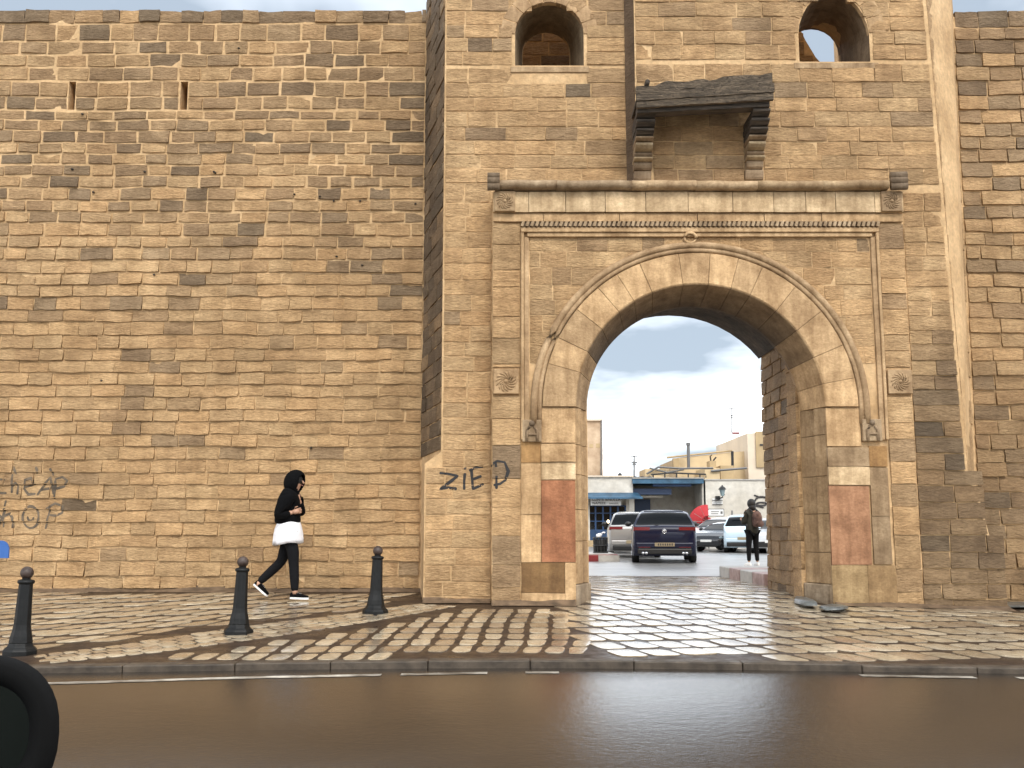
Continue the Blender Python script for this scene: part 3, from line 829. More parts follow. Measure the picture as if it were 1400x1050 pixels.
# flat fillet between them
# square frame moulding
def gbox(name, x0, x1, y0, y1, z0, z1, col, bev=.008, m='smooth_stone'):
    bb = MB(); bb.box(x0 - P.x, x1 - P.x, y0 - P.y, y1 - P.y, z0, z1, col); return bb.build(name, M[m], gh, bevel=bev)
def gtube(name, pts, r, col, m='smooth_stone', n=8):
    bb = MB(); bb.tube([Vector(q) - P for q in pts], r, n, col); return bb.build(name, M[m], gh, smooth=True)
fc = (.52, .365, .205)
gbox('frame_moulding', .125, 5.085, 13.755, 13.85, 5.085, 5.15, fc)
gbox('frame_moulding', .21, 5.0, 13.78, 13.85, 5.025, 5.083, fc)
for (xa, xb) in ((.125, .165), (5.045, 5.085)): gbox('frame_moulding', xa, xb, 13.765, 13.85, 2.2, 5.083, fc)
for (xa, xb) in ((.167, .232), (4.978, 5.043)): gbox('frame_moulding', xa, xb, 13.795, 13.85, 2.2, 5.02 if xa < 1 else 5.02, (.47, .33, .19))
bb = MB(); x = .13
while x < 5.08:
    s0 = len(bb.v); bb.box(-.019, .019, -.045, .045, -.036, .036, (.40, .3, .19))
    bb.xf(Matrix.Translation((x + .02 - P.x, 13.775 - P.y, 5.196)) @ Matrix.Rotation(R(18), 4, 'Y'), s0); x += .0665
bb.build('rope_moulding', M['smooth_stone'], gh, kind='stuff')
gbox('frame_moulding', .125, 5.085, 13.80, 13.85, 5.152, 5.238, (.20, .15, .1))
# loop of moulding at the crown
lp = [(2.47 + .085 * math.cos(R(t)), 13.765, 5.0 + .075 * math.sin(R(t))) for t in range(0, 361, 30)]
gtube('crown_knot', lp, .022, fc)
# cornice roll in several lengths
cuts = [-.24, .62, 1.66, 2.55, 3.4, 4.3, 5.22]
for i, (xa, xb) in enumerate(zip(cuts, cuts[1:])):
    col = (.33, .245, .155) if i < 2 else ((.50, .37, .23) if i < 4 else (.40, .29, .17))
    bb = MB(); n_ = 9; dz_ = random.uniform(-.006, .006)
    prof = [(13.84, 5.672), (13.66, 5.676), (13.63, 5.70), (13.615, 5.735), (13.63, 5.772), (13.67, 5.795), (13.73, 5.80), (13.88, 5.83)]
    xs_ = [xa + (xb - xa) * k / 6 for k in range(7)]; v = []
    for xx in xs_:
        for (y, z) in prof: v.append((xx - P.x, y - P.y + .012 * mn.noise(Vector((xx * 4, y * 3, i))), z + dz_ + .014 * mn.noise(Vector((xx * 3, 2 + y, 7)))))
    m_ = len(prof); f = [(j * m_ + k, j * m_ + k + 1, (j + 1) * m_ + k + 1, (j + 1) * m_ + k) for j in range(6) for k in range(m_ - 1)]
    f += [tuple(range(m_)), tuple(range(6 * m_ + m_ - 1, 6 * m_ - 1, -1))]
    bb.add(v, f, col); bb.build('cornice', M['smooth_stone'], gh, smooth=True, fixn=True)
for sgn, xc in ((-1, -.27), (1, 5.37)):
    for k, (r_, z) in enumerate(((.055, 5.70), (.06, 5.78), (.058, 5.855))):
        if sgn < 0 and k == 2: r_ = .05
        gtube('cornice_scroll', [(xc - .07 - (.05 if sgn > 0 else 0), 13.66, z), (xc + .10, 13.66, z + (.01 if sgn > 0 else 0))], r_, (.2, .15, .10))
# rosettes
def rosette(xc, zc, r, sq_, col):
    e_ = empty('rosette', (xc - P.x, (13.745 if zc > 5 else 13.80) - P.y, zc)); e_.parent = gh
    bb = MB(); bb.box(-sq_, sq_, -.035, .03, -sq_, sq_, col); bb.build('rosette_slab', M['smooth_stone'], e_, bevel=.01)
    bb = MB(); 
    for k in range(14):
        t0 = 2 * math.pi * k / 14; pts = []
        for i in range(6):
            rr = r * (.25 + .72 * i / 5); t = t0 + .9 * i / 5
            pts.append((rr * math.cos(t), -.036, rr * math.sin(t)))
        bb.tube(pts, [r * .05, r * .07, r * .09, r * .10, r * .10, r * .05], 5, tuple(q * .92 for q in col))
    bb.ell((0, -.04, 0), r * .2, .02, r * .2, 10, 5, col)
    bb.build('rosette_petals', M['smooth_stone'], e_, smooth=True)
rosette(-.10, 5.513, .12, .145, (.40, .285, .165)); rosette(5.27, 5.513, .12, .145, (.34, .24, .14))
rosette(-.08, 2.995, .145, .172, (.48, .335, .19)); rosette(5.275, 2.99, .13, .165, (.40, .28, .16))
# carved stops where the mouldings end
for xc, zc in ((.27, 2.32), (4.86, 2.33)):
    bb = MB(); bb.box(xc - .13 - P.x, xc + .13 - P.x, -.045, .05, zc - .15, zc + .15, (.36, .27, .17)); bb.build('carved_stop', M['smooth_stone'], gh, bevel=.012)
    bb = MB(); Y_ = -.052
    bb.ell((xc - P.x, Y_, zc + .10), .04, .03, .04, 8, 5, (.2, .15, .1))
    for dx_ in (-.07, .07):
        bb.tube([(xc + dx_ - P.x, Y_, zc - .14), (xc + dx_ - P.x, Y_, zc), (xc + dx_ * .5 - P.x, Y_, zc + .06)], .022, 6, (.3, .22, .14))
    bb.tube([(xc - .07 - P.x, Y_, zc - .05), (xc + .07 - P.x, Y_, zc - .05)], .018, 6, (.3, .22, .14))
    bb.build('carved_relief', M['smooth_stone'], gh, smooth=True)
# window arch stones
def win_ring(cx_, zsp, a_, h_, Y, n, wd, col):
    for k in range(n):
        t0 = math.pi * k / n + .012; t1 = math.pi * (k + 1) / n - .012
        pts = []
        for t in (t0, (t0 + t1) / 2, t1): pts.append((cx_ + a_ * math.cos(t), zsp + h_ * math.sin(t)))
        for t in (t1, t0): pts.append((cx_ + (a_ + wd) * math.cos(t), zsp + (h_ + wd) * math.sin(t)))
        bb = MB(); bb.prism_y([(x_ - P.x, z_) for x_, z_ in pts], Y - .012 - P.y, Y + .1 - P.y, tintc(col, .85, 1.08))
        bb.build('window_voussoir', M['smooth_stone'], gh, loc=(pts[1][0] - P.x, Y - P.y, pts[1][1]), bevel=.006, fixn=True)
win_ring(.545, 8.16, .50, .50, YT, 9, .22, (.48, .33, .185)); win_ring(4.62, 8.06, .512, .63, YR_, 9, .24, (.53, .365, .20))
for (xa, xb, Y, z) in ((-.02, 1.12, YT, 7.57), (4.03, 5.24, YR_, 7.52)):
    gbox('window_sill', xa, xb, Y - .02, Y + .1, z, z + .09, (.42, .30, .175), .008)

for (xa, xb, Y, h_, d_) in ((-1.2, -.29, YT, .07, .16), (-.27, .84, YF, .06, .12), (4.27, 5.45, YF, .05, .14), (5.46, 6.6, YR_, .05, .2)):
    b = MB(); fillet(b, xa, xb, Y, h_, d_, off=P); b.build('base_dirt', M['dirt'], gh, smooth=True)
# ---- timber canopy on stacked corbels
def corbel(x0, x1, base):
    e_ = empty('corbel', ((x0 + x1) / 2 - P.x, YR_ - P.y, base)); e_.parent = gh
    hw = (x1 - x0) / 2
    lay_ = [(.0, .14, .07, 0), (.145, .25, .12, 0), (.255, .30, .20, 1), (.305, .37, .18, 0), (.375, .47, .30, 1), (.475, .54, .36, 0), (.545, .62, .44, 2), (.625, .72, .52, 2), (.725, .82, .60, 2)]
    for (za, zb, pr_, kd) in lay_:
        pts = [(0.02, za), (-pr_ * .62, za), (-pr_ * .86, za + (zb - za) * .25), (-pr_, za + (zb - za) * .6), (-pr_, zb), (0.02, zb)]
        bb = MB(); n_ = len(pts)
        col = [(.30, .22, .14), (.42, .33, .21), (.10, .08, .06)][kd]
        col = tintc(col, .75, 1.1)
        inset = random.uniform(0, .012)
        v = [(-hw + inset, y, z) for y, z in pts] + [(hw - inset, y, z) for y, z in pts]
        bb.add(v, [tuple(range(n_)), tuple(range(2 * n_ - 1, n_ - 1, -1))] + [(i, (i + 1) % n_, (i + 1) % n_ + n_, i + n_) for i in range(n_)], col)
        bb.build('corbel_layer', M['dark_wood' if kd == 2 else 'smooth_stone'], e_, fixn=True, bevel=.01)
corbel(1.70, 1.965, 5.84); corbel(3.27, 3.53, 5.86)
# beams and roof boards
def beam(name, x0, x1, zl0, zl1, zr0, zr1, y0, y1, m, jag=.02, n=22):
    bb = MB(); v = []
    for i in range(n + 1):
        t = i / n; x_ = x0 + (x1 - x0) * t
        j1 = jag * mn.noise(Vector((x_ * 5, 3, zl0))) ; j2 = jag * .5 * mn.noise(Vector((x_ * 4, 9, zl0)))
        za = zl0 + (zr0 - zl0) * t + j2; zb = zl1 + (zr1 - zl1) * t + j1
        v += [(x_ - P.x, y0 - P.y, za), (x_ - P.x, y1 - P.y, za), (x_ - P.x, y1 - P.y, zb), (x_ - P.x, y0 - P.y, zb)]
    f = []
    for i in range(n):
        for k in range(4): f.append((4 * i + k, 4 * i + (k + 1) % 4, 4 * i + 4 + (k + 1) % 4, 4 * i + 4 + k))
    f += [(0, 1, 2, 3), (4 * n + 3, 4 * n + 2, 4 * n + 1, 4 * n)]
    bb.add(v, f); return bb.build(name, M[m], gh, fixn=True)
beam('canopy_plank', 1.685, 3.54, 6.645, 6.735, 6.76, 6.86, 13.17, 13.23, 'wood')
beam('canopy_plank', 1.68, 3.55, 6.738, 6.85, 6.863, 6.99, 13.155, 13.22, 'wood')
beam('canopy_plank', 1.675, 3.53, 6.853, 6.955, 6.993, 7.13, 13.165, 13.225, 'wood', jag=.06)
beam('canopy_beam', 1.70, 3.50, 6.60, 6.70, 6.69, 6.80, 13.24, 13.42, 'dark_wood')
for i in range(6):
    xa = 1.70 + i * .305
    zt = 6.90 + .12 * i / 5
    gb = MB(); gb.prism_z([(xa - P.x, 13.23 - P.y), (xa + .295 - P.x, 13.23 - P.y), (xa + .295 - P.x, 13.9 - P.y), (xa - P.x, 13.9 - P.y)], zt - .1 + random.uniform(-.02, .02), zt - .06)
    gb.build('roof_board', M['dark_wood'], gh)
gtube('beam_end', [(1.83, 13.12, 6.99), (1.84, 13.5, 7.0)], .035, (.1, .08, .06), 'dark_wood')
# ------------------------------------------------------------------ right curtain wall
WARP[0] = 0.020
YRC = 14.8
cwr = empty('curtain_wall', (9, YRC, 0.0), label='darker stone curtain wall right of the gatehouse at the frame edge', cat='wall')
P = Vector(cwr.location)
b = MB(); b.box(6.6, 24, YRC, YRC + 1.4, -.5, 8.80); loc_mb(b).build('wall_core', M['mortar'], cwr)
ms = Masonry()
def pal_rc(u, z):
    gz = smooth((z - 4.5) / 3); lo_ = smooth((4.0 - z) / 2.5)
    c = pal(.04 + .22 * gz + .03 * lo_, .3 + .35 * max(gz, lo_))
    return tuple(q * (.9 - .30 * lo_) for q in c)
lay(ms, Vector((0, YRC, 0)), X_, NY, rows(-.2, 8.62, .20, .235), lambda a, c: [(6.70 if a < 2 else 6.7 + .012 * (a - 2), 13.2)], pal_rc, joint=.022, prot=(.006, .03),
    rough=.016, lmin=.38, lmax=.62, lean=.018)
ms.emit(cwr, 'stone')
x = 6.8
while x < 13.2:
    L = random.uniform(.3, .55)
    vs, fs, c, col = slab_stone(Vector((0, YRC, 0)), X_, NY, x + .004, x + L - .004, 8.64, 8.90 + random.uniform(-.02, .02), prot=random.uniform(.0, .04), rough=.02, col=pal(.4, .5), edge=.02)
    bb = MB(); bb.add([v_ - P for v_ in vs], fs, col); bb.box(x - P.x + .01, x + L - P.x - .01, .045, .4, 8.66, 8.88, col)
    bb.build('coping_stone', M['stone'], cwr, loc=c - P); x += L

# ------------------------------------------------------------------ graffiti (flat paint following the stones)
core_v = [(-24, YL, -1), (-1.3, YL, -1), (-1.3, YL, 10), (-24, YL, 10), (-1.4, YT, -1), (-.1, YT, -1), (-.1, YT, 10), (-1.4, YT, 10), (-.27, 13.835, -1), (.9, 13.835, -1), (.9, 13.835, 6), (-.27, 13.835, 6)]
core_f = [(0, 1, 2, 3), (4, 5, 6, 7), (8, 9, 10, 11)]
bv = [tuple(q) for q in LV] + [tuple(q) for q in GV]; bf = list(LF) + [tuple(i + len(LV) for i in q) for q in GF]
off = len(bv); bv += core_v; bf += [tuple(i + off for i in q) for q in core_f]
bvh = BVHTree.FromPolygons(bv, bf)
def hit(x_, z_):
    h = bvh.ray_cast(Vector((x_, 12.5, z_)), Vector((0, 1, 0)))
    return Vector((x_, (h[0].y if h[0] else 15.5) - .004, z_))
def graffiti(parent, strokes, wd, Y, m, label):
    Pp = Vector(parent.location); bb = MB()
    for st in strokes:
        pts = [at(p_[0], p_[1], Y) for p_ in st]
        fine = []
        for a_, b_ in zip(pts, pts[1:]):
            n_ = max(1, int((b_ - a_).length / .014))
            fine += [a_.lerp(b_, i / n_) for i in range(n_)]
        fine.append(pts[-1]); v = []
        for i, p_ in enumerate(fine):
            d = fine[min(i + 1, len(fine) - 1)] - fine[max(i - 1, 0)]; d.y = 0; d.normalize(); s_ = Vector((-d.z, 0, d.x))
            ww = wd * (.75 + .35 * mn.noise(Vector((p_.x * 7, 0, p_.z * 7)))) * (0.6 if i in (0, len(fine) - 1) else 1)
            for k in (-1, 0, 1):
                q = p_ + s_ * ww * k; v.append(hit(q.x, q.z) - Pp)
        n_ = len(fine); f = []
        for i in range(n_ - 1):
            for k in range(2): f.append((3 * i + k, 3 * i + k + 1, 3 * i + 4 + k, 3 * i + 3 + k))
        bb.add(v, f)
    o_ = bb.build('graffiti', M[m], parent); o_['label'] = label
def circ(cx_, cy_, r_, a0=0, a1=360, ry=None):
    ry = ry or r_
    return [(cx_ + r_ * math.cos(R(t)), cy_ + ry * math.sin(R(t))) for t in range(a0, a1 + 1, 24)]
graffiti(gh, [[(600, 646), (612, 647), (625, 650), (612, 660), (601, 668), (612, 666), (624, 668)],
              [(635, 646), (634, 657), (634, 669)], [(635, 638), (636, 641)],
              [(660, 637), (650, 638), (641, 643)], [(644, 641), (645, 655), (646, 668), (661, 661)], [(645, 655), (658, 650)],
              [(678, 633), (679, 650), (679, 669)], [(671, 637), (680, 631), (690, 633), (695, 645), (691, 657), (684, 662), (675, 664)]],
         .024, 13.95, 'spray', 'black sprayed word ZiED')
graffiti(cwl, [[(6, 656), (-2, 655), (-7, 664), (-2, 674), (8, 674)],
               [(16, 648), (15, 674)], [(15, 665), (21, 660), (24, 664), (23, 676)],
               [(33, 666), (46, 662), (42, 653), (34, 656), (32, 668), (38, 676), (48, 675)],
               [(50, 677), (60, 662), (68, 652), (72, 676)], [(53, 670), (70, 667)],
               [(17, 638), (19, 643), (22, 648)], [(48, 638), (50, 643), (49, 648)], [(67, 640), (70, 645), (72, 650)],
               [(-2, 690), (-8, 700), (2, 708), (-4, 720)], [(7, 684), (4, 702), (3, 721)], [(4, 706), (12, 702), (16, 708), (16, 722)]],
         .022, 15.45, 'spray_faint', 'faded black sprayed words cheap shop')
graffiti(cwl, [[(75, 656), (73, 682)], [(74, 655), (84, 652), (91, 657), (86, 665), (75, 668)],
               circ(41, 707, 11, 0, 360, 15), circ(41, 707, 4, 0, 200, 5),
               [(68, 690), (65, 704), (61, 723)], [(62, 696), (74, 688), (85, 692), (84, 701), (76, 705), (66, 704)]],
         .022, 15.45, 'spray_faint', 'faded black sprayed letters at the end of the words')

# ------------------------------------------------------------------ cobbles
def ray_ground(px, py):
    u = (px - 700) / 1400.; v = -(py - 525) / 1400.
    d = Vector((u, math.cos(TILT) - v * math.sin(TILT), math.sin(TILT) + v * math.cos(TILT)))
    t = 5.0
    while t < 80:
        p_ = Vector((0, 0, CAMZ)) + d * t
        if p_.z <= zg(p_.x, p_.y): return p_
        t += .02
    return p_
UP = [ray_ground(*q) for q in ((40, 893), (130, 881), (250, 863), (350, 850), (470, 836), (560, 824))]
LO = [ray_ground(*q) for q in ((60, 911), (240, 893), (400, 872), (520, 852), (640, 829))]
def side(poly_, p_):  # >0 : right / near side of polyline given as x(y)
    pts = [(q.x, q.y) for q in poly_]
    x_, y = p_
    if y <= pts[0][1]: (x0, y0), (x1, y1) = pts[0], pts[1]
    elif y >= pts[-1][1]: (x0, y0), (x1, y1) = pts[-2], pts[-1]
    else:
        for (x0, y0), (x1, y1) in zip(pts, pts[1:]):
            if y0 <= y <= y1: break
    t = (y - y0) / (y1 - y0 + 1e-9); xx = x0 + (x1 - x0) * t
    dd = math.hypot(x1 - x0, y1 - y0); return (x_ - xx) * (y1 - y0) / dd
cob = []
COBL = [(.50, .42, .30), (.45, .37, .255), (.38, .30, .20), (.55, .47, .34), (.31, .24, .165)]
def cobble(quad, col=None, prot=.0):
    q4 = [Vector((x_, y, 0)) for x_, y in quad]
    c = sum(q4, Vector()) / 4
    n_ = 4; v = []; f = []
    sd_ = random.uniform(0, 50); dz_ = random.uniform(-.004, .005); tx, ty = random.uniform(-.014, .014), random.uniform(-.016, .012)
    ts = [0, .22, .78, 1]; n_ = 4
    for j, tj in enumerate(ts):
        for i, ti in enumerate(ts):
            a_ = q4[0].lerp(q4[1], ti); b_ = q4[3].lerp(q4[2], ti); p_ = a_.lerp(b_, tj)
            e1 = i in (0, n_ - 1); e2 = j in (0, n_ - 1)
            if e1 and e2: p_ = p_.lerp(c, .13)
            p_ = p_ + Vector((mn.noise(Vector((p_.x * 9, p_.y * 9, sd_))), mn.noise(Vector((p_.x * 9, p_.y * 9, sd_ + 9))), 0)) * .022
            d = p_ - c
            z_ = zg(p_.x, p_.y) + dz_ + d.x * tx + d.y * ty - (.0025 if (e1 or e2) else 0)
            v.append(Vector((p_.x, p_.y, z_)))
    for j in range(n_ - 1):
        for i in range(n_ - 1):
            k = j * n_ + i; f.append((k, k + 1, k + n_ + 1, k + n_))
    ring = [0, 1, 2, 3, 7, 11, 15, 14, 13, 12, 8, 4]
    for i in ring: v.append(v[i].copy())
    for i in ring: v.append(v[i] + Vector((0, 0, -.035)))
    for i in range(12):
        i2 = (i + 1) % 12; f.append((16 + i2, 16 + i, 28 + i, 28 + i2))
    col = col or random.choice(COBL); k = random.uniform(.82, 1.12)
    cob.append((v, f, Vector((c.x, c.y, zg(c.x, c.y))), tuple(q * k for q in col)))
def lattice(a, b_, org, ja, jb, rng, ok, shift=0.0):
    a = Vector((*a, 0)); b_ = Vector((*b_, 0)); org = Vector((*org, 0)); la, lb = a.length, b_.length
    fa, fb = ja / la / 2, jb / lb / 2
    jit = {}
    for j in range(-rng, rng):
        sh = random.uniform(-.5, .5) * shift
        for i in range(-rng, rng):
            q = []
            wob = random.uniform(-.05, .05)
            for (s_, t_) in ((fa, fb), (1 - fa, fb), (1 - fa, 1 - fb), (fa, 1 - fb)):
                p_ = org + a * (i + s_ + sh + wob * (1 if s_ > .5 else -1) * .6) + b_ * (j + t_)
                p_ += Vector((mn.noise(Vector((p_.x * .6, p_.y * .6, 1))), mn.noise(Vector((p_.x * .6, p_.y * .6, 8))), 0)) * .07
                q.append((p_.x, p_.y))
            cx_ = sum(t_[0] for t_ in q) / 4; cy_ = sum(t_[1] for t_ in q) / 4
            if ok(cx_, cy_, q): cobble(q)
def front_y(x_):   # face of the masonry the paving runs up to
    if x_ < -1.32: return 15.42
    if x_ < -.3: return YT - .03
    if x_ < CX - 1.66: return YF - .05
    if x_ < CX + 1.66: return 21.0
    if x_ < 5.45: return YF - .05
    if x_ < 6.6: return YR_ - .06
    return YRC - .08
def inpass(x_, y): return 1.12 < x_ < 3.98
def base_ok(cx_, cy_, q):
    if cy_ < kerb_y(cx_) + KW + .05: return False
    if cy_ > front_y(cx_) - .07 and not (inpass(cx_, cy_) and cy_ < 20.9) and not (cy_ > 16.6 and cy_ < 20.9): return False
    for (x_, y) in q:
        if y < kerb_y(x_) + KW - .09: return False
        if y > front_y(x_) and not (1.02 < x_ < 4.1) and y < 16.5: return False
    return True
BEND = .75   # x where the square-set stones give way to the oblique ones
def ok1(x_, y, q): return -13 < x_ and side(UP, (x_, y)) < -.10 and y < 15.4 and x_ < -1 and base_ok(x_, y, q)
def ok2(x_, y, q): return side(LO, (x_, y)) > .10 and x_ < BEND + .25 * (y - 11) * -.3 and x_ > -7 and y < 14.1 and base_ok(x_, y, q)
def ok3(x_, y, q):
    if y < 14 and x_ < BEND + .25 * (y - 11) * -.3 - .02: return False
    if y > 14.1 and x_ < 1.0 and y < 16.6: return False
    return -3 < x_ < 13 and base_ok(x_, y, q)
ang = R(24)
lattice((.335, .055), (.27, .54), (-6, 12), .065, .13, 40, ok1)
lattice((.235, -.004), (.03, .41), (-2, 11), .06, .075, 34, ok2)
lattice((.315, .035), (-.19, .46), (3, 14), .04, .095, 42, ok3, shift=.15)
# stones of the double band
def interp(poly_, t):
    n_ = len(poly_) - 1; s_ = t * n_; i = min(int(s_), n_ - 1); return Vector(poly_[i]).lerp(Vector(poly_[i + 1]), s_ - i)
NB = 26; nr_ = 4
for i in range(-6, NB):
    for r_ in range(nr_):
        sh = .5 * (r_ % 2)
        t0, t1 = (i + sh + .06) / NB, (i + sh + .94) / NB
        if t1 > 1.03 or t0 < -.1: continue
        q = []
        for (t_, s_) in ((t0, 0), (t1, 0), (t1, 1), (t0, 1)):
            A_ = interp(UP, max(0, min(1, t_))); B_ = interp(LO, max(0, min(1, t_)))
            w0 = .17 + .66 * (r_ + .07) / nr_; w1 = .17 + .66 * (r_ + .93) / nr_
            p_ = A_.lerp(B_, w1 if s_ == 0 else w0); q.append((p_.x, p_.y))
        cx_ = sum(t_[0] for t_ in q) / 4; cy_ = sum(t_[1] for t_ in q) / 4
        if base_ok(cx_, cy_, q) and t0 >= -.001: cobble(q)
def ckey(t):
    c = t[2]; vis = abs(c.x) < c.y * .54
    return c.y if vis else 99 + c.y
cob.sort(key=ckey)
pvl = Vector((0, 0, 0))
for v, f, c, col in cob[:300]:
    bb = MB(); bb.add(v, f, col); bb.build('cobble', M['cobble'], pavement, loc=c, smooth=True)
bb = MB()
for v, f, c, col in cob[300:]: bb.add(v, f, col)
bb.build('cobble_setts', M['cobble'], pavement, smooth=True, kind='stuff')

# ------------------------------------------------------------------ bollards
def bollard(x, y, lean, label):
    z = zg(x, y)
    t = empty('bollard', (x, y, z), label=label, cat='bollard', group='iron bollards along the pavement')
    t.rotation_euler = (0, R(lean), 0)
    mb = MB(); mb.lathe([(0.1628, -.03), (0.1628, .03), (0.1452, .05), (0.1320, .06), (0.1188, .075), (0.1126, .10)], n=8); mb.build('base', M['iron'], t, bevel=.006)
    mb = MB(); mb.lathe([(0.1100, .10), (0.1012, .16), (0.0862, .22), (0.0792, .27), (0.0722, .45), (0.0651, .66)], n=10); mb.build('shaft', M['iron'], t, bevel=.004)
    mb = MB(); mb.lathe([(0.0651, .655), (0.0774, .665), (0.0792, .685), (0.0669, .695), (0.0396, .70), (0.0370, .72)], n=14); mb.build('collar', M['iron'], t, smooth=True)
    mb = MB(); mb.ell((0, 0, .762), .062, .062, .062, 16, 10); mb.build('ball', M['iron_rust'], t, smooth=True)
    return t
for (px, py, ln, lb) in ((27, 893, 1.5, 'black iron bollard nearest the car mirror at the left edge'),
                         (326, 866, 1.5, 'black iron bollard beside the trailing foot of the hooded walker'),
                         (513, 838, 1.5, 'black iron bollard nearest the gate, left of the corner tower')):
    p = ray_ground(px, py); bollard(p.x, p.y, ln, lb)

# ------------------------------------------------------------------ people
def skinned(name, verts, edges, m, parent, sub=2, root=0):
    me = bpy.data.meshes.new(name); me.from_pydata([v[:3] for v in verts], edges, [])
    me.materials.append(m)
    o = bpy.data.objects.new(name, me); COL.objects.link(o); o.parent = parent
    sk = o.modifiers.new('skin', 'SKIN'); sk.use_smooth_shade = True
    lay_ = me.skin_vertices[0] if me.skin_vertices else None
    if lay_ is None:
        bpy.context.view_layer.update()
        lay_ = me.skin_vertices[0]
    for i, v in enumerate(verts):
        rx = v[3]; ry = v[4] if len(v) > 4 else rx
        lay_.data[i].radius = (rx, ry); lay_.data[i].use_root = (i == root)
    ss = o.modifiers.new('sub', 'SUBSURF'); ss.levels = sub; ss.render_levels = sub
    dg = bpy.context.evaluated_depsgraph_get()
    nm = bpy.data.meshes.new_from_object(o.evaluated_get(dg)); nm.name = name
    o.modifiers.clear(); o.data = nm
    if not nm.materials: nm.materials.append(m)
    nm.polygons.foreach_set('use_smooth', [True] * len(nm.polygons))
    return o
def make_hand(parent, wrist, d, m, side=1, s=1.0):
    """palm, four fingers curled and a thumb; wrist point, direction of the palm"""
    wv = Vector(wrist); d = Vector(d).normalized(); up = Vector((0, 0, 1)); sd_ = d.cross(up).normalized() * side; up = sd_.cross(d).normalized() * side
    bb = MB()
    bb.tube([wv, wv + d * .03 * s, wv + d * .085 * s], [.026 * s, .036 * s, .037 * s], 8)
    for k, L in enumerate((.062, .07, .066, .052)):
        o0 = wv + d * .08 * s + up * (.03 - .02 * k) * s
        a_ = o0 + d * L * .45 * s; b_ = a_ + (d * .6 - sd_ * .8).normalized() * L * .35 * s; c_ = b_ + (-sd_ * .8 - d * .3).normalized() * L * .3 * s
        bb.tube([o0, a_, b_, c_], [.0095 * s, .009 * s, .0085 * s, .007 * s], 6)
    o0 = wv + d * .03 * s + up * .028 * s
    bb.tube([o0, o0 + (up + d * .6).normalized() * .035 * s, o0 + (up * .6 + d).normalized() * .065 * s], [.012 * s, .010 * s, .008 * s], 6)
    return bb.build('hand', m, parent, smooth=True)
def make_shoe(parent, pos, pitch, yaw, upper, sole, s=1.0):
    e_ = empty('shoe', pos); e_.parent = parent; e_.rotation_euler = (0, pitch, yaw)
    outline = [(-.07, .0), (-.065, .03), (-.02, .036), (.06, .038), (.12, .044), (.165, .036), (.188, .012)]
    poly_ = [(x_, -y) for x_, y in outline] + [(x_, y) for x_, y in reversed(outline)]
    poly_ = [(x_ * s, y * s) for x_, y in poly_]
    bb = MB(); bb.prism_z(poly_, 0, .028 * s); bb.build('sole', M[sole], e_, bevel=.004)
    bb = MB(); rings = []
    for (k, z, xs_) in ((.96, .028, 1), (.93, .055, .97), (.72, .075, .84)):
        rings.append([(x_ * xs_ * s - .006, y * k, z * s) for x_, y in poly_])
    n_ = len(poly_); v = [p_ for r_ in rings for p_ in r_]
    for i in range(n_):      # toe cap slopes, ankle stays high
        x_, y, z_ = v[2 * n_ + i]; 
        if x_ > .05 * s: v[2 * n_ + i] = (x_, y, z_ - (x_ - .05 * s) * .22)
        else: v[2 * n_ + i] = (x_, y, z_ + .012)
    f = [(j * n_ + i, j * n_ + (i + 1) % n_, (j + 1) * n_ + (i + 1) % n_, (j + 1) * n_ + i) for j in range(2) for i in range(n_)] + [tuple(range(2 * n_, 3 * n_))]
    bb.add(v, f); bb.build('upper', M[upper], e_, smooth=True)
    bb = MB()
    for k in range(3): bb.tube([(.035 * s + k * .02, -.02, .085 * s - k * .005), (.035 * s + k * .02, .02, .085 * s - k * .005)], .004, 5)
    bb.build('laces', M['white_rubber'], e_)
    return e_
def face(parent, c, s=1.0, yaw=0):
    e_ = empty('face', c, yaw); e_.parent = parent
    bb = MB()
    for sgn in (-1, 1): bb.ell((.082 * s, .031 * sgn * s, .012 * s), .010 * s, .012 * s, .007 * s, 8, 5)
    bb.build('eyes', M['ink'], e_, smooth=True)
    bb = MB(); bb.tube([(.082 * s, 0, .015 * s), (.108 * s, 0, -.022 * s)], [.008 * s, .015 * s], 6); bb.build('nose', M['skin'], e_, smooth=True)
    bb = MB(); bb.ell((.084 * s, 0, -.05 * s), .010 * s, .024 * s, .007 * s, 8, 5); bb.build('mouth', mat('lips', (.30, .12, .10), .5), e_, smooth=True)

PX, PY = at(392, 819, 14.3).x, 14.3
ped = empty('person', (PX, PY, zg(PX, PY) + .012), label='walking person in a black hoodie, white shirt tail, black leggings and black and white sneakers', cat='person')
V_ = [(0, 0, .90, .12, .10), (0, 0, 1.06, .105, .13), (.01, 0, 1.25, .11, .15), (.03, 0, 1.38, .10, .13), (.06, 0, 1.47, .05), (.085, 0, 1.54, .068), (.095, 0, 1.60, .088, .075), (.09, 0, 1.66, .075),
      (.02, -.15, 1.39, .055), (-.10, -.215, 1.13, .042), (.05, -.16, 1.17, .032), (.09, -.13, 1.19, .026),
      (.03, .15, 1.39, .055), (.13, .19, 1.16, .042), (.13, .04, 1.33, .030), (.12, .02, 1.36, .026),
      (.02, -.085, .84, .088), (.085, -.085, .66, .075), (.10, -.08, .47, .056), (.115, -.08, .28, .052), (.125, -.08, .10, .034),
      (-.02, .085, .84, .088), (-.06, .085, .66, .075), (-.11, .085, .50, .056), (-.26, .085, .36, .052), (-.415, .085, .215, .034)]
E_ = [(0, 1), (1, 2), (2, 3), (3, 4), (4, 5), (5, 6), (6, 7), (3, 8), (8, 9), (9, 10), (10, 11), (3, 12), (12, 13), (13, 14), (14, 15), (0, 16), (16, 17), (17, 18), (18, 19), (19, 20), (0, 21), (21, 22), (22, 23), (23, 24), (24, 25)]
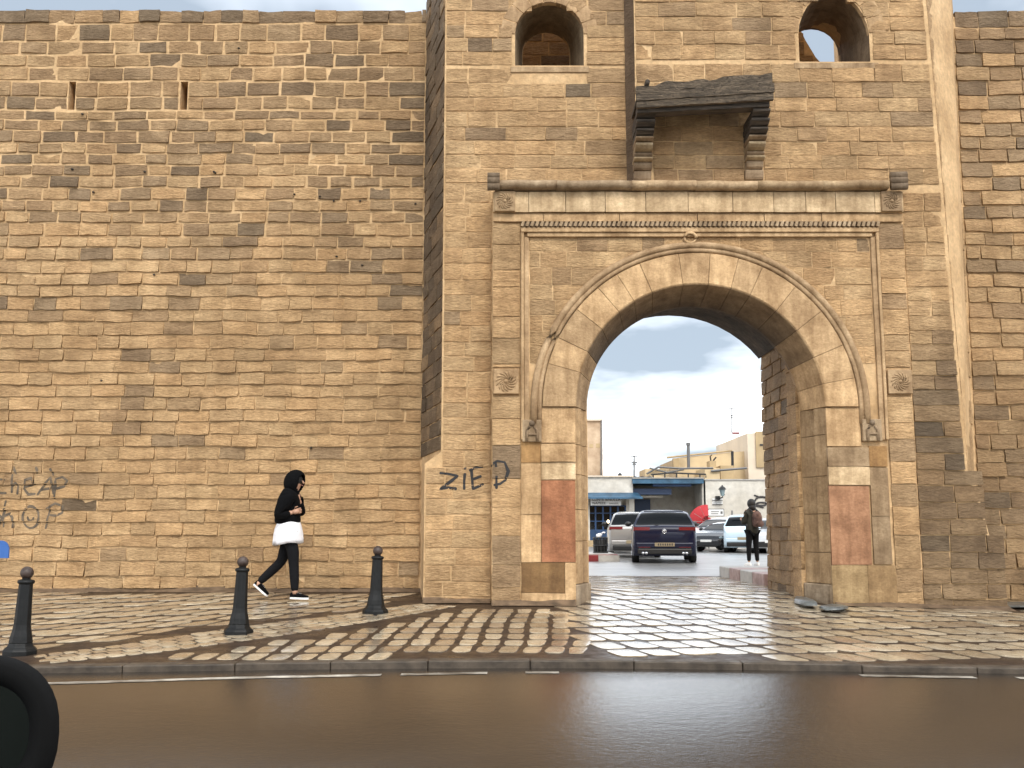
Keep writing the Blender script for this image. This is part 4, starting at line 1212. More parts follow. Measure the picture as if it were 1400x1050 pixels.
skinned('body', V_, E_, M['skin'], ped)
face(ped, (.095, 0, 1.60), 1.0, R(-18))
# leggings
lg = [(0, 0, .93, .12, .105)] + [(v[0], v[1], v[2], v[3] + (.006 if v[2] > .8 else .018)) for v in V_[16:26]]
skinned('leggings', lg, [(0, 1), (1, 2), (2, 3), (3, 4), (4, 5), (0, 6), (6, 7), (7, 8), (8, 9), (9, 10)], M['leggings'], ped)
# hoodie
hd = [(-.02, 0, .985, .215, .205), (-.02, 0, 1.11, .19, .20), (-.015, 0, 1.28, .18, .20), (.01, 0, 1.42, .145, .165), (.05, 0, 1.50, .10),
      (0, -.16, 1.38, .11), (-.12, -.225, 1.12, .09), (-.01, -.20, 1.14, .060), (.055, -.16, 1.17, .046),
      (.03, .16, 1.39, .085), (.135, .20, 1.15, .068), (.14, .09, 1.27, .052), (.13, .045, 1.32, .044)]
skinned('hoodie', hd, [(0, 1), (1, 2), (2, 3), (3, 4), (3, 5), (5, 6), (6, 7), (7, 8), (3, 9), (9, 10), (10, 11), (11, 12)], M['black_cloth'], ped)
# hood: an open shell round the head
def hood(parent, c, rx, ry, rz, m, yaw):
    bb = MB(); nu, nv = 26, 16; idx = {}; v = []; f = []
    for lay_, sc in ((0, 1.0), (1, .90)):
        for j in range(nv + 1):
            ph = math.pi * (.03 + .94 * j / nv)
            for k in range(nu):
                t = 2 * math.pi * k / nu
                x_ = math.sin(ph) * math.cos(t); y_ = math.sin(ph) * math.sin(t); z_ = -math.cos(ph)
                k_ = 1.0 + (.10 * z_ if x_ < 0 else 0)
                idx[(lay_, j, k)] = len(v); v.append((rx * sc * x_ * k_ + (.02 * z_), ry * sc * y_, rz * sc * z_ - (.05 if j < 4 else 0)))
    def open_(j, k):
        ph = math.pi * (.03 + .94 * (j + .5) / nv); t = 2 * math.pi * (k + .5) / nu
        x_ = math.sin(ph) * math.cos(t); z_ = -math.cos(ph); y_ = math.sin(ph) * math.sin(t)
        return x_ > .68 and -.62 < z_ < .62
    for j in range(nv):
        for k in range(nu):
            k2 = (k + 1) % nu
            if open_(j, k): continue
            f.append((idx[0, j, k], idx[0, j, k2], idx[0, j + 1, k2], idx[0, j + 1, k]))
            f.append((idx[1, j, k], idx[1, j + 1, k], idx[1, j + 1, k2], idx[1, j, k2]))
            for (dj, dk, a_, b_) in ((0, 1, (j, k2), (j + 1, k2)), (0, -1, (j + 1, k), (j, k)), (1, 0, (j + 1, k2), (j + 1, k)), (-1, 0, (j, k), (j, k2))):
                jj, kk = j + dj, (k + dk) % nu
                if 0 <= jj < nv and open_(jj, kk): f.append((idx[(0,) + a_], idx[(1,) + a_], idx[(1,) + b_], idx[(0,) + b_]))
    bb.add(v, f); o_ = bb.build('hood', m, parent, smooth=True); o_.location = c; o_.rotation_euler = (0, R(8), yaw); return o_
hood(ped, (.06, 0, 1.60), .152, .135, .175, M['black_cloth'], R(-18))
bb = MB(); bb.ell((.075, 0, 1.625), .10, .092, .10); bb.build('hair', M['hair'], ped, smooth=True)
# shirt tail below the hoodie
bb = MB(); prof = [(.16, 1.03), (.182, .96), (.195, .88), (.20, .80), (.203, .745), (.193, .75), (.16, .95)]
n_ = 28; v = []; f = []
for r_, z in prof:
    for k in range(n_):
        t = 2 * math.pi * k / n_; q = 1 + (.05 * math.sin(6 * t + 1) + .03 * math.sin(11 * t)) * smooth((1.0 - z) / .2)
        v.append((-.008 + r_ * q * math.cos(t), r_ * q * 1.14 * math.sin(t), z + .018 * math.cos(t + .5) + .008 * math.sin(4 * t)))
for i in range(len(prof) - 1):
    for k in range(n_): f.append((i * n_ + k, (i + 1) * n_ + k, (i + 1) * n_ + (k + 1) % n_, i * n_ + (k + 1) % n_))
bb.add(v, f); bb.build('shirt', M['white_cloth'], ped, smooth=True)
make_hand(ped, (.075, -.145, 1.18), (1, .35, .25), M['skin'], 1)
make_hand(ped, (.125, .03, 1.345), (-.35, -.5, .65), M['skin'], -1)
make_shoe(ped, (.13, -.08, .005), R(2), 0, 'black_cloth', 'white_rubber')
make_shoe(ped, (-.435, .085, .145), R(40), 0, 'black_cloth', 'white_rubber')
bb = MB(); bb.tube([(.125, -.08, .15), (.127, -.08, .075)], [.036, .038], 10); bb.tube([(-.40, .085, .23), (-.43, .085, .175)], [.036, .038], 10); bb.build('socks', M['skin'], ped, smooth=True)

# person with the backpack
q = at(1030, 773, 26.3)
wm = empty('person', (q.x, 26.3, zg(q.x, 26.3)), R(112), label='person standing beyond the passage in a dark olive coat, seen from behind', cat='person')
V2 = [(0, 0, .90, .12, .12), (0, 0, 1.08, .115, .13), (0, 0, 1.26, .12, .15), (.01, 0, 1.36, .09, .12), (.02, 0, 1.44, .05), (.03, 0, 1.50, .068), (.03, 0, 1.56, .085), (.03, 0, 1.61, .07),
      (0, -.16, 1.34, .055), (.05, -.21, 1.08, .042), (.24, -.12, 1.14, .032), (0, .16, 1.34, .055), (.05, .21, 1.08, .042), (.24, .12, 1.14, .032),
      (0, -.09, .84, .09), (.01, -.105, .47, .056), (-.01, -.12, .09, .036), (0, .09, .84, .09), (.02, .105, .47, .056), (.01, .12, .09, .036)]
skinned('body', V2, [(0, 1), (1, 2), (2, 3), (3, 4), (4, 5), (5, 6), (6, 7), (3, 8), (8, 9), (9, 10), (3, 11), (11, 12), (12, 13), (0, 14), (14, 15), (15, 16), (0, 17), (17, 18), (18, 19)], M['skin'], wm)
face(wm, (.03, 0, 1.55), 1.0)
skinned('coat', [(0, 0, .76, .185, .20), (0, 0, .95, .165, .18), (0, 0, 1.2, .15, .18), (0, 0, 1.34, .12, .15), (.01, 0, 1.42, .08), (0, -.17, 1.33, .085), (.05, -.22, 1.07, .068), (.22, -.13, 1.13, .05), (0, .17, 1.33, .085), (.05, .22, 1.07, .068), (.22, .13, 1.13, .05)],
        [(0, 1), (1, 2), (2, 3), (3, 4), (3, 5), (5, 6), (6, 7), (3, 8), (8, 9), (9, 10)], M['olive'], wm)
skinned('trousers', [(0, 0, .90, .13, .13), (0, -.09, .82, .10), (.01, -.105, .47, .07), (-.01, -.12, .11, .05), (0, .09, .82, .10), (.02, .105, .47, .07), (.01, .12, .11, .05)], [(0, 1), (1, 2), (2, 3), (0, 4), (4, 5), (5, 6)], M['leggings'], wm)
bb = MB(); bb.ell((.0, 0, 1.57), .115, .105, .125); bb.ell((-.03, 0, 1.47), .085, .095, .10); bb.build('hair', M['hair'], wm, smooth=True)
for s_ in (-1, 1):
    make_shoe(wm, (-.01 if s_ < 0 else .01, .12 * s_, 0), 0, R(8) * s_, 'white_rubber', 'white_rubber', .95)
    make_hand(wm, (.235, .12 * s_, 1.14), (.8, -.3 * s_, .4), M['skin'], s_)
bp = empty('backpack', (wm.location.x + .0, wm.location.y, wm.location.z), R(112), label='brown backpack with reddish patches worn on the back of the standing person', cat='backpack')
skinned('pack_body', [(-.21, 0, .96, .11, .15), (-.225, 0, 1.10, .125, .17), (-.22, 0, 1.26, .115, .16), (-.19, 0, 1.38, .08, .12)], [(0, 1), (1, 2), (2, 3)], M['pack'], bp)
bb = MB(); bb.ell((-.34, 0, 1.06), .05, .12, .09); bb.build('front_pocket', M['pack'], bp, smooth=True)
bb = MB()
for s_ in (-1, 1): bb.tube([(-.16, .09 * s_, 1.36), (-.02, .10 * s_, 1.445), (.13, .10 * s_, 1.34), (.15, .12 * s_, 1.15), (-.08, .19 * s_, .98)], .018, 6)
bb.build('straps', M['plastic'], bp, smooth=True)

# ------------------------------------------------------------------ cars
def lerp_tab(tab, x):
    if x <= tab[0][0]: return tab[0][1]
    for (a, b_), (c_, d) in zip(tab, tab[1:]):
        if x <= c_:
            t = (x - a) / (c_ - a); t = t * .35 + .65 * smooth(t) if d != b_ else t
            return b_ + (d - b_) * t
    return tab[-1][1]
def car(name, loc, heading, paint, L, W_, H, label, group=None, style='hatch', belt=.69, lamps='tail_red'):
    t = empty(name, loc, heading, label, 'car', group)
    if style == 'hatch':
        top = [(-.5, .60), (-.492, .67), (-.478, .70), (-.405, .935), (-.34, .975), (-.10, 1.0), (.06, .985), (.14, .94), (.285, .70), (.40, .63), (.47, .54), (.5, .42)]
    elif style == 'round':
        top = [(-.5, .52), (-.485, .60), (-.45, .67), (-.34, .93), (-.26, .985), (-.05, 1.0), (.08, .97), (.15, .92), (.29, .665), (.41, .60), (.48, .50), (.5, .40)]
    else:
        top = [(-.5, .55), (-.48, .68), (-.40, .70), (-.28, .92), (-.20, .97), (-.02, 1.0), (.08, .975), (.14, .94), (.29, .665), (.40, .60), (.47, .52), (.5, .42)]
    plan = [(-.5, .90), (-.485, .955), (-.44, .985), (-.3, 1.0), (.3, 1.0), (.42, .97), (.475, .90), (.5, .78)]
    bz = [(-.5, belt * .97), (-.3, belt), (.28, belt * .94), (.42, belt * .86), (.5, belt * .72)]
    wx = (-.30 * L, .315 * L); rw = .31; ar = rw + .055
    sts = sorted(set([-.5, -.492, -.485, -.478, -.46, -.44, -.42, -.405, -.385, -.36, -.34] + [-.34 + i * .02 for i in range(1, 40)] + [.45, .465, .475, .485, .493, .5]))
    sts = [s_ for s_ in sts if s_ <= .5]
    rows_ = []
    for s_ in sts:
        x_ = s_ * L; tz = lerp_tab(top, s_) * H; w2 = W_ / 2 * lerp_tab(plan, s_); be = min(lerp_tab(bz, s_) * H, tz - .03)
        za = .20 + (.06 if abs(s_) > .48 else 0)
        for wc in wx:
            d = abs(x_ - wc)
            if d < ar: za = max(za, rw + math.sqrt(ar * ar - d * d) * .98)
        za = min(za, be - .12)
        k = max(0, (tz - be) / (H - belt * H)); ro = w2 * (1 - .29 * min(1, k))
        g_ = tz - be
        rows_.append([(x_, 0, .20), (x_, w2 * .72, .20), (x_, w2 * .74, za), (x_, w2 * .985, za), (x_, w2 * 1.0, za + (be - za) * .35), (x_, w2 * .995, za + (be - za) * .72), (x_, w2 * .965, be - .005),
                      (x_, w2 * .955 + (ro - w2 * .955) * .12, be + g_ * .10), (x_, ro + (w2 * .955 - ro) * .12, be + g_ * .86), (x_, ro * .93, tz - .025 * min(1, k)), (x_, ro * .80, tz - .004), (x_, ro * .4, tz + .006), (x_, 0, tz + .010)])
    paintm, glassm = MB(), MB()
    nP = len(rows_[0])
    def isglass(i, k):
        s0, s1 = sts[i], sts[i + 1]; mid = (s0 + s1) / 2
        if k == 7:
            hi_ = .25; lo_ = -.37 if style != 'sedan' else -.26
            if not (lo_ < mid < hi_): return False
            return abs(mid + .06) > .014 and (lerp_tab(top, mid) - belt) > .06
        if k in (10, 11) or k == 9:
            if .152 < mid < .272: return True
            if style == 'hatch' and -.474 < mid < -.408: return True
            if style == 'round' and -.445 < mid < -.345: return True
            if style == 'sedan' and -.39 < mid < -.285: return True
        return False
    for sgn in (1, -1):
        vs_ = [(p_[0], p_[1] * sgn, p_[2]) for r_ in rows_ for p_ in r_]
        fp, fg = [], []
        for i in range(len(sts) - 1):
            for k in range(nP - 1):
                q_ = (i * nP + k, (i + 1) * nP + k, (i + 1) * nP + k + 1, i * nP + k + 1)
                if sgn < 0: q_ = q_[::-1]
                (fg if isglass(i, k) else fp).append(q_)
        e0 = [i for i in range(nP)]; e1 = [(len(sts) - 1) * nP + i for i in range(nP)]
        fp.append(tuple(e0 if sgn > 0 else e0[::-1])); fp.append(tuple(e1[::-1] if sgn > 0 else e1))
        paintm.add(vs_, fp); glassm.add(vs_, fg)
    def clean(mb_):
        used = sorted({i for f in mb_.f for i in f}); mp_ = {o: n for n, o in enumerate(used)}
        mb_.v = [mb_.v[i] for i in used]; mb_.c = [mb_.c[i] for i in used]; mb_.f = [tuple(mp_[i] for i in f) for f in mb_.f]; return mb_
    clean(paintm).build('body', paint, t, smooth=True, bevel=0); clean(glassm).build('windows', M['glass_dark'], t, smooth=True)
    for wc in wx:
        for sgn in (-1, 1):
            y = sgn * (W_ / 2 - .105)
            wh = empty('wheel', (wc, y, rw)); wh.parent = t
            bb = MB(); n_ = 20; v = []; f = []
            for (r_, yy) in ((rw * .62, -.1), (rw * .96, -.1), (rw, -.07), (rw, .07), (rw * .96, .1), (rw * .62, .1)):
                for k in range(n_): v.append((r_ * math.cos(2 * math.pi * k / n_), yy, r_ * math.sin(2 * math.pi * k / n_)))
            for i in range(5):
                for k in range(n_): f.append((i * n_ + k, i * n_ + (k + 1) % n_, (i + 1) * n_ + (k + 1) % n_, (i + 1) * n_ + k))
            bb.add(v, f); bb.build('tyre', M['rubber'], wh, smooth=True, fixn=True)
            bb = MB()
            for k in range(5):
                a_ = 2 * math.pi * k / 5; bb.tube([(0, sgn * .07, 0), (rw * .62 * math.cos(a_), sgn * .085, rw * .62 * math.sin(a_))], [.035, .028], 5)
            bb.tube([(0, sgn * -.02, 0), (0, sgn * .03, 0)], rw * .62, 16); bb.build('rim', M['alloy'], wh)
    xr, xf_ = -.5 * L, .5 * L
    # rear: lamps, bumper, plate; front: lamps, grille, bumper; mirrors
    for sgn in (-1, 1):
        bb = MB(); y0, y1 = sgn * W_ * .22, sgn * W_ * .452
        z0, z1 = belt * H * .86, belt * H * .965
        if style == 'round':
            bb.ell((xr + .10, sgn * W_ * .44, belt * H * .80), .05, .035, .11, 10, 6); y0 = None
        else:
            bb.prism_z([(xr - .012, min(y0, y1)), (xr + .05, min(y0, y1)), (xr + .05, max(y0, y1)), (xr - .012 + (.012 if 1 else 0), max(y0, y1))] if sgn > 0 else
                       [(xr + .0, min(y0, y1)), (xr + .05, min(y0, y1)), (xr + .05, max(y0, y1)), (xr - .012, max(y0, y1))], z0 + .02, z1)
            bb.box(xr + .0, xr + .28, sgn * W_ * .462 - .012, sgn * W_ * .462 + .012, z0, z1)
        bb.build('tail_lamp', M[lamps], t, fixn=True, smooth=(style == 'round'))
        bb = MB(); bb.ell((xf_ - .20, sgn * W_ * .38, .46 * H), .20, .13, .075, 10, 6); bb.build('headlight', M['glass_pale'], t, smooth=True)
        bb = MB(); bb.ell((.20 * L, sgn * (W_ / 2 + .09), belt * H + .06), .07, .11, .075, 10, 6); bb.build('mirror', M['plastic'], t, smooth=True)
        bb = MB(); bb.box(-.06 * L, .0 * L, sgn * W_ * .493 - .02, sgn * W_ * .493 + .02, belt * H * .87, belt * H * .89); bb.box(-.24 * L, -.18 * L, sgn * W_ * .493 - .02, sgn * W_ * .493 + .02, belt * H * .87, belt * H * .89)
        bb.build('door_handle', M['plastic'], t)
    bb = MB(); bb.box(xr - .035, xr + .06, -W_ * .41, W_ * .41, .24, .40); bb.build('rear_valance', M['plastic'], t, bevel=.03)
    bb = MB(); bb.box(xr - .03, xr + .04, -W_ * .435, W_ * .435, .41, .56); bb.build('rear_bumper', paint, t, bevel=.03)
    bb = MB(); bb.box(xr - .045, xr - .01, -.27, .27, .455, .555) if style == 'hatch' else bb.box(xr - .04, xr - .01, -.25, .25, .5, .6); bb.build('number_plate', M['plate'], t, bevel=.004)
    bb = MB(); bb.box(xf_ - .05, xf_ + .02, -W_ * .36, W_ * .36, .24, .44); bb.build('front_grille', M['plastic'], t, bevel=.02)
    bb = MB(); bb.box(xf_ - .01, xf_ + .03, -.25, .25, .40, .49); bb.build('number_plate', M['sign_white'], t)
    bb = MB(); bb.box(-.40 * L, -.385 * L, -W_ * .30, W_ * .30, .955 * H, .972 * H); bb.build('roof_spoiler', paint, t, bevel=.01)
    return t
# headings: local +x points the way the car faces
def head(dx_, dy_): return math.atan2(dy_, dx_)
def rear_at(px, Y, hd_, L):   # centre of a car whose rear is at the given place
    x_ = at(px, 760, Y).x; return (x_ + math.cos(hd_) * L / 2, Y + math.sin(hd_) * L / 2, .069)
h1 = head(math.sin(R(6.5)), math.cos(R(6.5)))
blue = car('parked_car', rear_at(909, 28.4, h1, 4.25), h1, M['navy'], 4.25, 1.80, 1.47, 'dark blue hatchback seen from behind through the gateway', style='hatch')
# emblem and small details on the tailgate
xr = -4.25 / 2
bb = MB(); bb.tube([(xr - .02 + .0, .055 * math.cos(R(t_)), .865 + .055 * math.sin(R(t_))) for t_ in range(0, 361, 24)], .010, 6)
for pts in ([(-.032, .897), (-.016, .872), (0, .897)], [(0, .897), (.016, .872), (.032, .897)], [(-.042, .88), (-.02, .828), (0, .862), (.02, .828), (.042, .88)]):
    bb.tube([(xr - .022, y, z) for y, z in pts], .006, 5)
bb.build('emblem', M['chrome'], blue, smooth=True)
bb = MB()
for s_ in (-1, 1):
    bb.box(xr - .038, xr - .02, s_ * .55 - .16, s_ * .55 + .16, .425, .44)
bb.build('reflectors', M['tail_red'], blue)
bb = MB()
for s_ in (-1, 1):
    for k in (0, 1): bb.tube([(xr - .07, s_ * (.50 + .09 * k), .275), (xr + .1, s_ * (.50 + .09 * k), .275)], .036, 10)
bb.build('exhaust_pipes', M['chrome'], blue, smooth=True)
bb = MB(); 
for k in range(7): bb.box(xr - .048, xr - .044, -.22 + k * .062, -.185 + k * .062, .475, .535)
bb.build('plate_characters', M['ink'], blue)
bb = MB(); bb.tube([(xr + .12, 0, 1.02), (xr + .06, .28, 1.04)], .008, 5); bb.build('rear_wiper', M['plastic'], blue)
h2 = head(math.sin(R(5)), math.cos(R(5)))
car('parked_car', rear_at(868, 33.6, h2, 4.1), h2, M['grey_paint'], 4.1, 1.74, 1.50, 'silver grey car parked just ahead of the dark blue hatchback, mostly hidden', style='hatch')
car('parked_car', rear_at(862, 39.0, h2, 4.0), h2, M['white_paint'], 4.0, 1.72, 1.46, 'white car with a lit tail lamp, furthest along the left row', style='hatch', lamps='tail_lit')
h3 = head(-.62, -.78)
def mid_at(px, Y): return (at(px, 757, Y).x, Y, .069)
car('parked_car', mid_at(996, 46.5), head(-.80, -.60), M['white_paint'], 4.3, 1.76, 1.45, 'white car facing left behind the black one', style='sedan')
car('parked_car', mid_at(1000, 43.2), head(-.66, -.75), M['black_paint'], 4.0, 1.68, 1.22, 'black car facing left in front of the white car', style='hatch')
h4 = head(.25, .97)
car('parked_car', rear_at(1018, 40.2, h4, 3.5), h4, M['ice_paint'], 3.5, 1.62, 1.49, 'small pale blue rounded hatchback seen from behind, beside the person', style='round')
car('parked_car', mid_at(1064, 41.0), head(-.35, -.94), M['silver_paint'], 4.2, 1.75, 1.36, 'silver car partly hidden by the person and the right passage wall', style='sedan')

# ------------------------------------------------------------------ passage edge, traffic island
b_ = empty('kerb_block', (4.9, 18.6, .07), label='low pale pink painted kerb block against the right wall just beyond the passage', cat='kerb')
for i in range(4):
    bb = MB(); y0 = 17.15 + i * .95
    bb.prism_z([(4.17 - 4.9 + (.10 if i == 0 else 0), y0 - 18.6), (5.3 - 4.9, y0 - 18.6), (5.3 - 4.9, y0 + .93 - 18.6), (4.17 - 4.9, y0 + .93 - 18.6), (4.17 - 4.9, y0 + .1 - 18.6)] if i == 0 else
               [(4.17 - 4.9, y0 - 18.6), (5.3 - 4.9, y0 - 18.6), (5.3 - 4.9, y0 + .93 - 18.6), (4.17 - 4.9, y0 + .93 - 18.6)], -.05, .20)
    o_ = bb.build('kerb_piece', M['pink_kerb' if i % 2 == 0 else 'pale_conc'], b_, bevel=.02)
xi = at(847, 765, 29.8).x
isl = empty('traffic_island', (xi - 1.6, 31.2, .07), label='low traffic island with dark red kerb left of the dark blue car', cat='traffic island')
bb = MB(); pts = [(-3.2, -1.35), (1.35, -1.35), (1.6, -1.1), (1.6, 1.1), (1.35, 1.35), (-3.2, 1.35)]
bb.prism_z(pts, -.05, .19); bb.build('kerb_edge', M['red_kerb'], isl, bevel=.015)
bb = MB(); bb.prism_z([(x_ * .97 - .03, y * .90) for x_, y in pts], .19, .215); bb.build('island_top', M['pale_conc'], isl)
bb = MB(); bb.box(1.0, 1.604, -1.358, -1.30, -.045, .18); bb.build('kerb_edge', M['pale_conc'], isl)
bx = at(821, 755, 31.0)
bxe = empty('litter_basket', (bx.x, 31.0, .285), label='squat black basket with a white bag on top standing on the red kerbed island', cat='basket')
bb = MB()
for k in range(12):
    t_ = 2 * math.pi * k / 12; bb.tube([(.19 * math.cos(t_), .16 * math.sin(t_), .0), (.205 * math.cos(t_), .17 * math.sin(t_), .46)], .018, 5)
bb.build('bars', M['plastic'], bxe)
bb = MB()
for z in (.02, .22, .45): bb.tube([(.21 * math.cos(R(a_)), .18 * math.sin(R(a_)), z) for a_ in range(0, 361, 20)], .022, 6)
bb.build('hoops', M['plastic'], bxe, smooth=True)
bb = MB(); bb.lathe([(.15, .01), (.165, .40)], n=14); bb.build('liner', M['rubber'], bxe, smooth=True)
bag = empty('white_bag', (bx.x - .03, 31.0, .285 + .44), label='crumpled white plastic bag tied on top of the black basket', cat='bag')
skinned('bag_body', [(-.10, 0, .03, .06, .08), (0, 0, .07, .075, .08), (.08, 0, .13, .045)], [(0, 1), (1, 2)], M['white_cloth'], bag)
bb = MB(); bb.tube([(.08, 0, .14), (.13, .01, .17), (.17, 0, .15)], [.03, .02, .035], 7); bb.build('bag_knot', M['white_cloth'], bag, smooth=True)

# ------------------------------------------------------------------ buildings across the square (about 55 m away)
YB = 55.0
def wbox(b, px0, px1, py0, py1, Y, depth, col=None, z0=None):
    a = at(px0, py1, Y); c_ = at(px1, py0, Y)
    b.box(a.x, c_.x, Y, Y + depth, a.z if z0 is None else z0, c_.z, col)
def bld(name, label, cat, Y, px): return empty(name, (at(px, 740, Y).x, Y, .07), label=label, cat=cat)
def bpart(e_, name, m, fill, bevel=0, kind=None):
    bb = MB(); fill(bb); L_ = e_.location; bb.v = [(x_ - L_.x, y - L_.y, z - L_.z) for x_, y, z in bb.v]
    return bb.build(name, m if not isinstance(m, str) else M[m], e_, bevel=bevel, kind=kind)
# shop at the left
sh = bld('shop_building', 'low white shop with a blue canopy and blue glazed front, left in the gateway view', 'shop', YB, 830)
bpart(sh, 'wall', 'whitewash', lambda b: (wbox(b, 690, 865, 651, 677, YB, 9), wbox(b, 690, 806, 677, 742, YB, 9, z0=.0), wbox(b, 857, 865, 677, 742, YB, 9, z0=.0), wbox(b, 806, 857, 677, 691, YB + .3, 8)))
bpart(sh, 'parapet_cap', 'cream_wall', lambda b: wbox(b, 690, 866, 650, 652, YB - .12, 9.2))
bpart(sh, 'canopy', 'blue_paint', lambda b: b.add([(at(690, 0, YB).x, YB, at(0, 673.5, YB).z), (at(860, 0, YB).x, YB, at(0, 673.5, YB).z), (at(864, 0, YB).x, YB - .9, at(0, 680, YB - .9).z), (at(690, 0, YB).x, YB - .9, at(0, 680, YB - .9).z),
      (at(690, 0, YB).x, YB, at(0, 675.5, YB).z), (at(860, 0, YB).x, YB, at(0, 675.5, YB).z), (at(864, 0, YB).x, YB - .9, at(0, 682, YB - .9).z), (at(690, 0, YB).x, YB - .9, at(0, 682, YB - .9).z)],
      [(0, 1, 2, 3), (7, 6, 5, 4), (3, 2, 6, 7), (1, 5, 6, 2), (0, 3, 7, 4)]))
bpart(sh, 'dark_interior', 'ink_blue', lambda b: wbox(b, 806, 857, 690, 742, YB + 1.2, .2, z0=.0))
bpart(sh, 'stall_riser', 'deep_blue', lambda b: wbox(b, 800, 857, 724, 742, YB + .05, .15, z0=.0))
for k in range(6):
    bpart(sh, 'mullion', 'deep_blue', lambda b: wbox(b, 803 + k * 10.3, 804.8 + k * 10.3, 691, 724, YB + .06, .12))
for py_ in (691, 701, 712): bpart(sh, 'glazing_bar', 'deep_blue', lambda b: wbox(b, 803, 857, py_, py_ + 1.2, YB + .05, .12))
bpart(sh, 'shop_window', 'glass_dark', lambda b: wbox(b, 803, 857, 691, 724, YB + .16, .03))
bpart(sh, 'shop_lamp', 'lamp_glow', lambda b: b.ell(tuple(at(831.5, 713, YB - .02)), .07, .05, .09, 10, 6))
bpart(sh, 'doorstep', 'ochre_wall', lambda b: wbox(b, 800, 857, 739, 745, YB - .8, .8, z0=.0))
sg = bld('shop_sign', 'white shop sign with two lines of dark lettering under the blue canopy', 'sign', YB - .35, 829)
bpart(sg, 'board', 'sign_white', lambda b: wbox(b, 807.5, 849, 680.5, 691, YB - .35, .08), bevel=.01)
for body_, px_, py_, sz in (('CLINTE', 817.5, 683.2, .19), ('BNULLA', 838, 683.2, .22), ('NAMEEE', 819, 688.0, .19), ('NAULEM', 839, 688.4, .12)):
    o_ = text(body_, sz, M['ink']); p_ = at(px_, py_, YB - .37); o_.parent = sg; o_.location = (p_.x - sg.location.x, p_.y - sg.location.y, p_.z - sg.location.z)
o_ = bld('roof_finial', 'small black round vent on the roof edge of the shop', 'vent', YB + .4, 847)
bpart(o_, 'vent_body', 'plastic', lambda b: (b.ell(tuple(at(847.5, 650, YB + .4)), .12, .12, .14, 10, 6), b.tube([at(847.5, 652, YB + .4), at(847.5, 650, YB + .4)], .09, 8)))
# recessed bay in the middle
my = bld('recessed_bay', 'shadowed grey bay with a blue timber roof between the shop and the pale wall', 'building', YB, 912)
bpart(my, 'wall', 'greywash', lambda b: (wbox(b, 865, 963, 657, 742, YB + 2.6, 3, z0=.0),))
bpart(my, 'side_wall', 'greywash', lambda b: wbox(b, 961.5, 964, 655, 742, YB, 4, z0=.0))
bpart(my, 'post', 'whitewash', lambda b: wbox(b, 861, 867, 679, 742, YB - .15, .4, z0=.0))
bpart(my, 'roof_slab', 'blue_paint', lambda b: wbox(b, 865, 962, 654.5, 661, YB - .3, 5))
bpart(my, 'roof_edge', 'greywash', lambda b: wbox(b, 865, 962, 652.8, 654.3, YB - .35, 5))
bpart(my, 'roof_fascia', 'deep_blue', lambda b: wbox(b, 893, 945, 659.5, 665, YB - .1, .4))
bpart(my, 'lower_awning', 'ink_blue', lambda b: wbox(b, 865.5, 918, 668, 676, YB + .2, 1.8))
bpart(my, 'awning_sheet', 'whitewash', lambda b: wbox(b, 866, 906, 677.5, 680, YB + .8, 1.2))
bpart(my, 'doorway', 'ink_blue', lambda b: wbox(b, 869, 889, 683, 742, YB + 2.45, .2, z0=.0))
bpart(my, 'wall_box', 'plastic', lambda b: wbox(b, 950.5, 956, 677, 686.5, YB + 2.3, .25))
bpart(my, 'notice', 'sign_white', lambda b: (wbox(b, 958.5, 961.4, 680, 682.5, YB + 2.5, .05), wbox(b, 958.5, 961.4, 684, 687, YB + 2.5, .05)))
for k in range(5):
    bpart(my, 'roof_rail', 'plastic', lambda b: b.tube([at(893 + k * 16, 654, YB + 1), at(893 + k * 16, 647.5, YB + 1)], .04, 5))
bpart(my, 'roof_rail', 'plastic', lambda b: b.tube([at(890, 649, YB + 1), at(917, 646.5, YB + 1), at(965, 648.5, YB + 1), at(965, 653, YB + 1)], .045, 5))
bpart(my, 'rubble', 'plastic', lambda b: [b.ell(tuple(at(852 + k * 5.2, 653, YB + .6)), .16, .2, .05 + .03 * (k % 2), 8, 4) for k in range(8)], kind='stuff')
# pale wall
pw = bld('garden_wall', 'long pale whitewashed wall with a lantern, right in the gateway view', 'wall', YB, 1010)
bpart(pw, 'wall', 'whitewash', lambda b: wbox(b, 964, 1190, 656, 742, YB, .6, z0=.0))
bpart(pw, 'coping', 'pale_conc', lambda b: wbox(b, 963, 1190, 655, 656.6, YB - .06, .72))
bpart(pw, 'name_plate', 'sign_white', lambda b: (wbox(b, 974, 988, 681, 684, YB - .05, .05), wbox(b, 974, 988, 685.5, 690, YB - .05, .05)))
bpart(pw, 'plate_rules', 'ink', lambda b: (wbox(b, 974, 988, 684.2, 684.8, YB - .06, .03), wbox(b, 975, 987, 687.2, 687.8, YB - .06, .03), wbox(b, 974, 988, 689.2, 690, YB - .06, .03)))
def arcpts(c0, r0, a0, a1, Y, ry): return [at(c0[0] + r0 * math.cos(R(a_)), c0[1] + ry * math.sin(R(a_)), Y) for a_ in range(a0, a1 + 1, 20)]
bpart(pw, 'graffiti', 'ink', lambda b: (b.tube(arcpts((1041, 686), 9, 180, 360, YB - .03, 7), .05, 5), b.tube(arcpts((1041, 689), 7, 0, 360, YB - .03, 2.2), .045, 5), b.tube([at(1031, 677, YB - .03), at(1040, 680, YB - .03), at(1050, 679, YB - .03)], .04, 5), b.tube([at(1030, 691, YB - .03), at(1044, 694, YB - .03)], .04, 5)))
ln_ = bld('wall_lantern', 'black wall lantern with clear glass on the pale wall', 'lantern', YB - .6, 984)
c0 = at(987.5, 667, YB - .6)
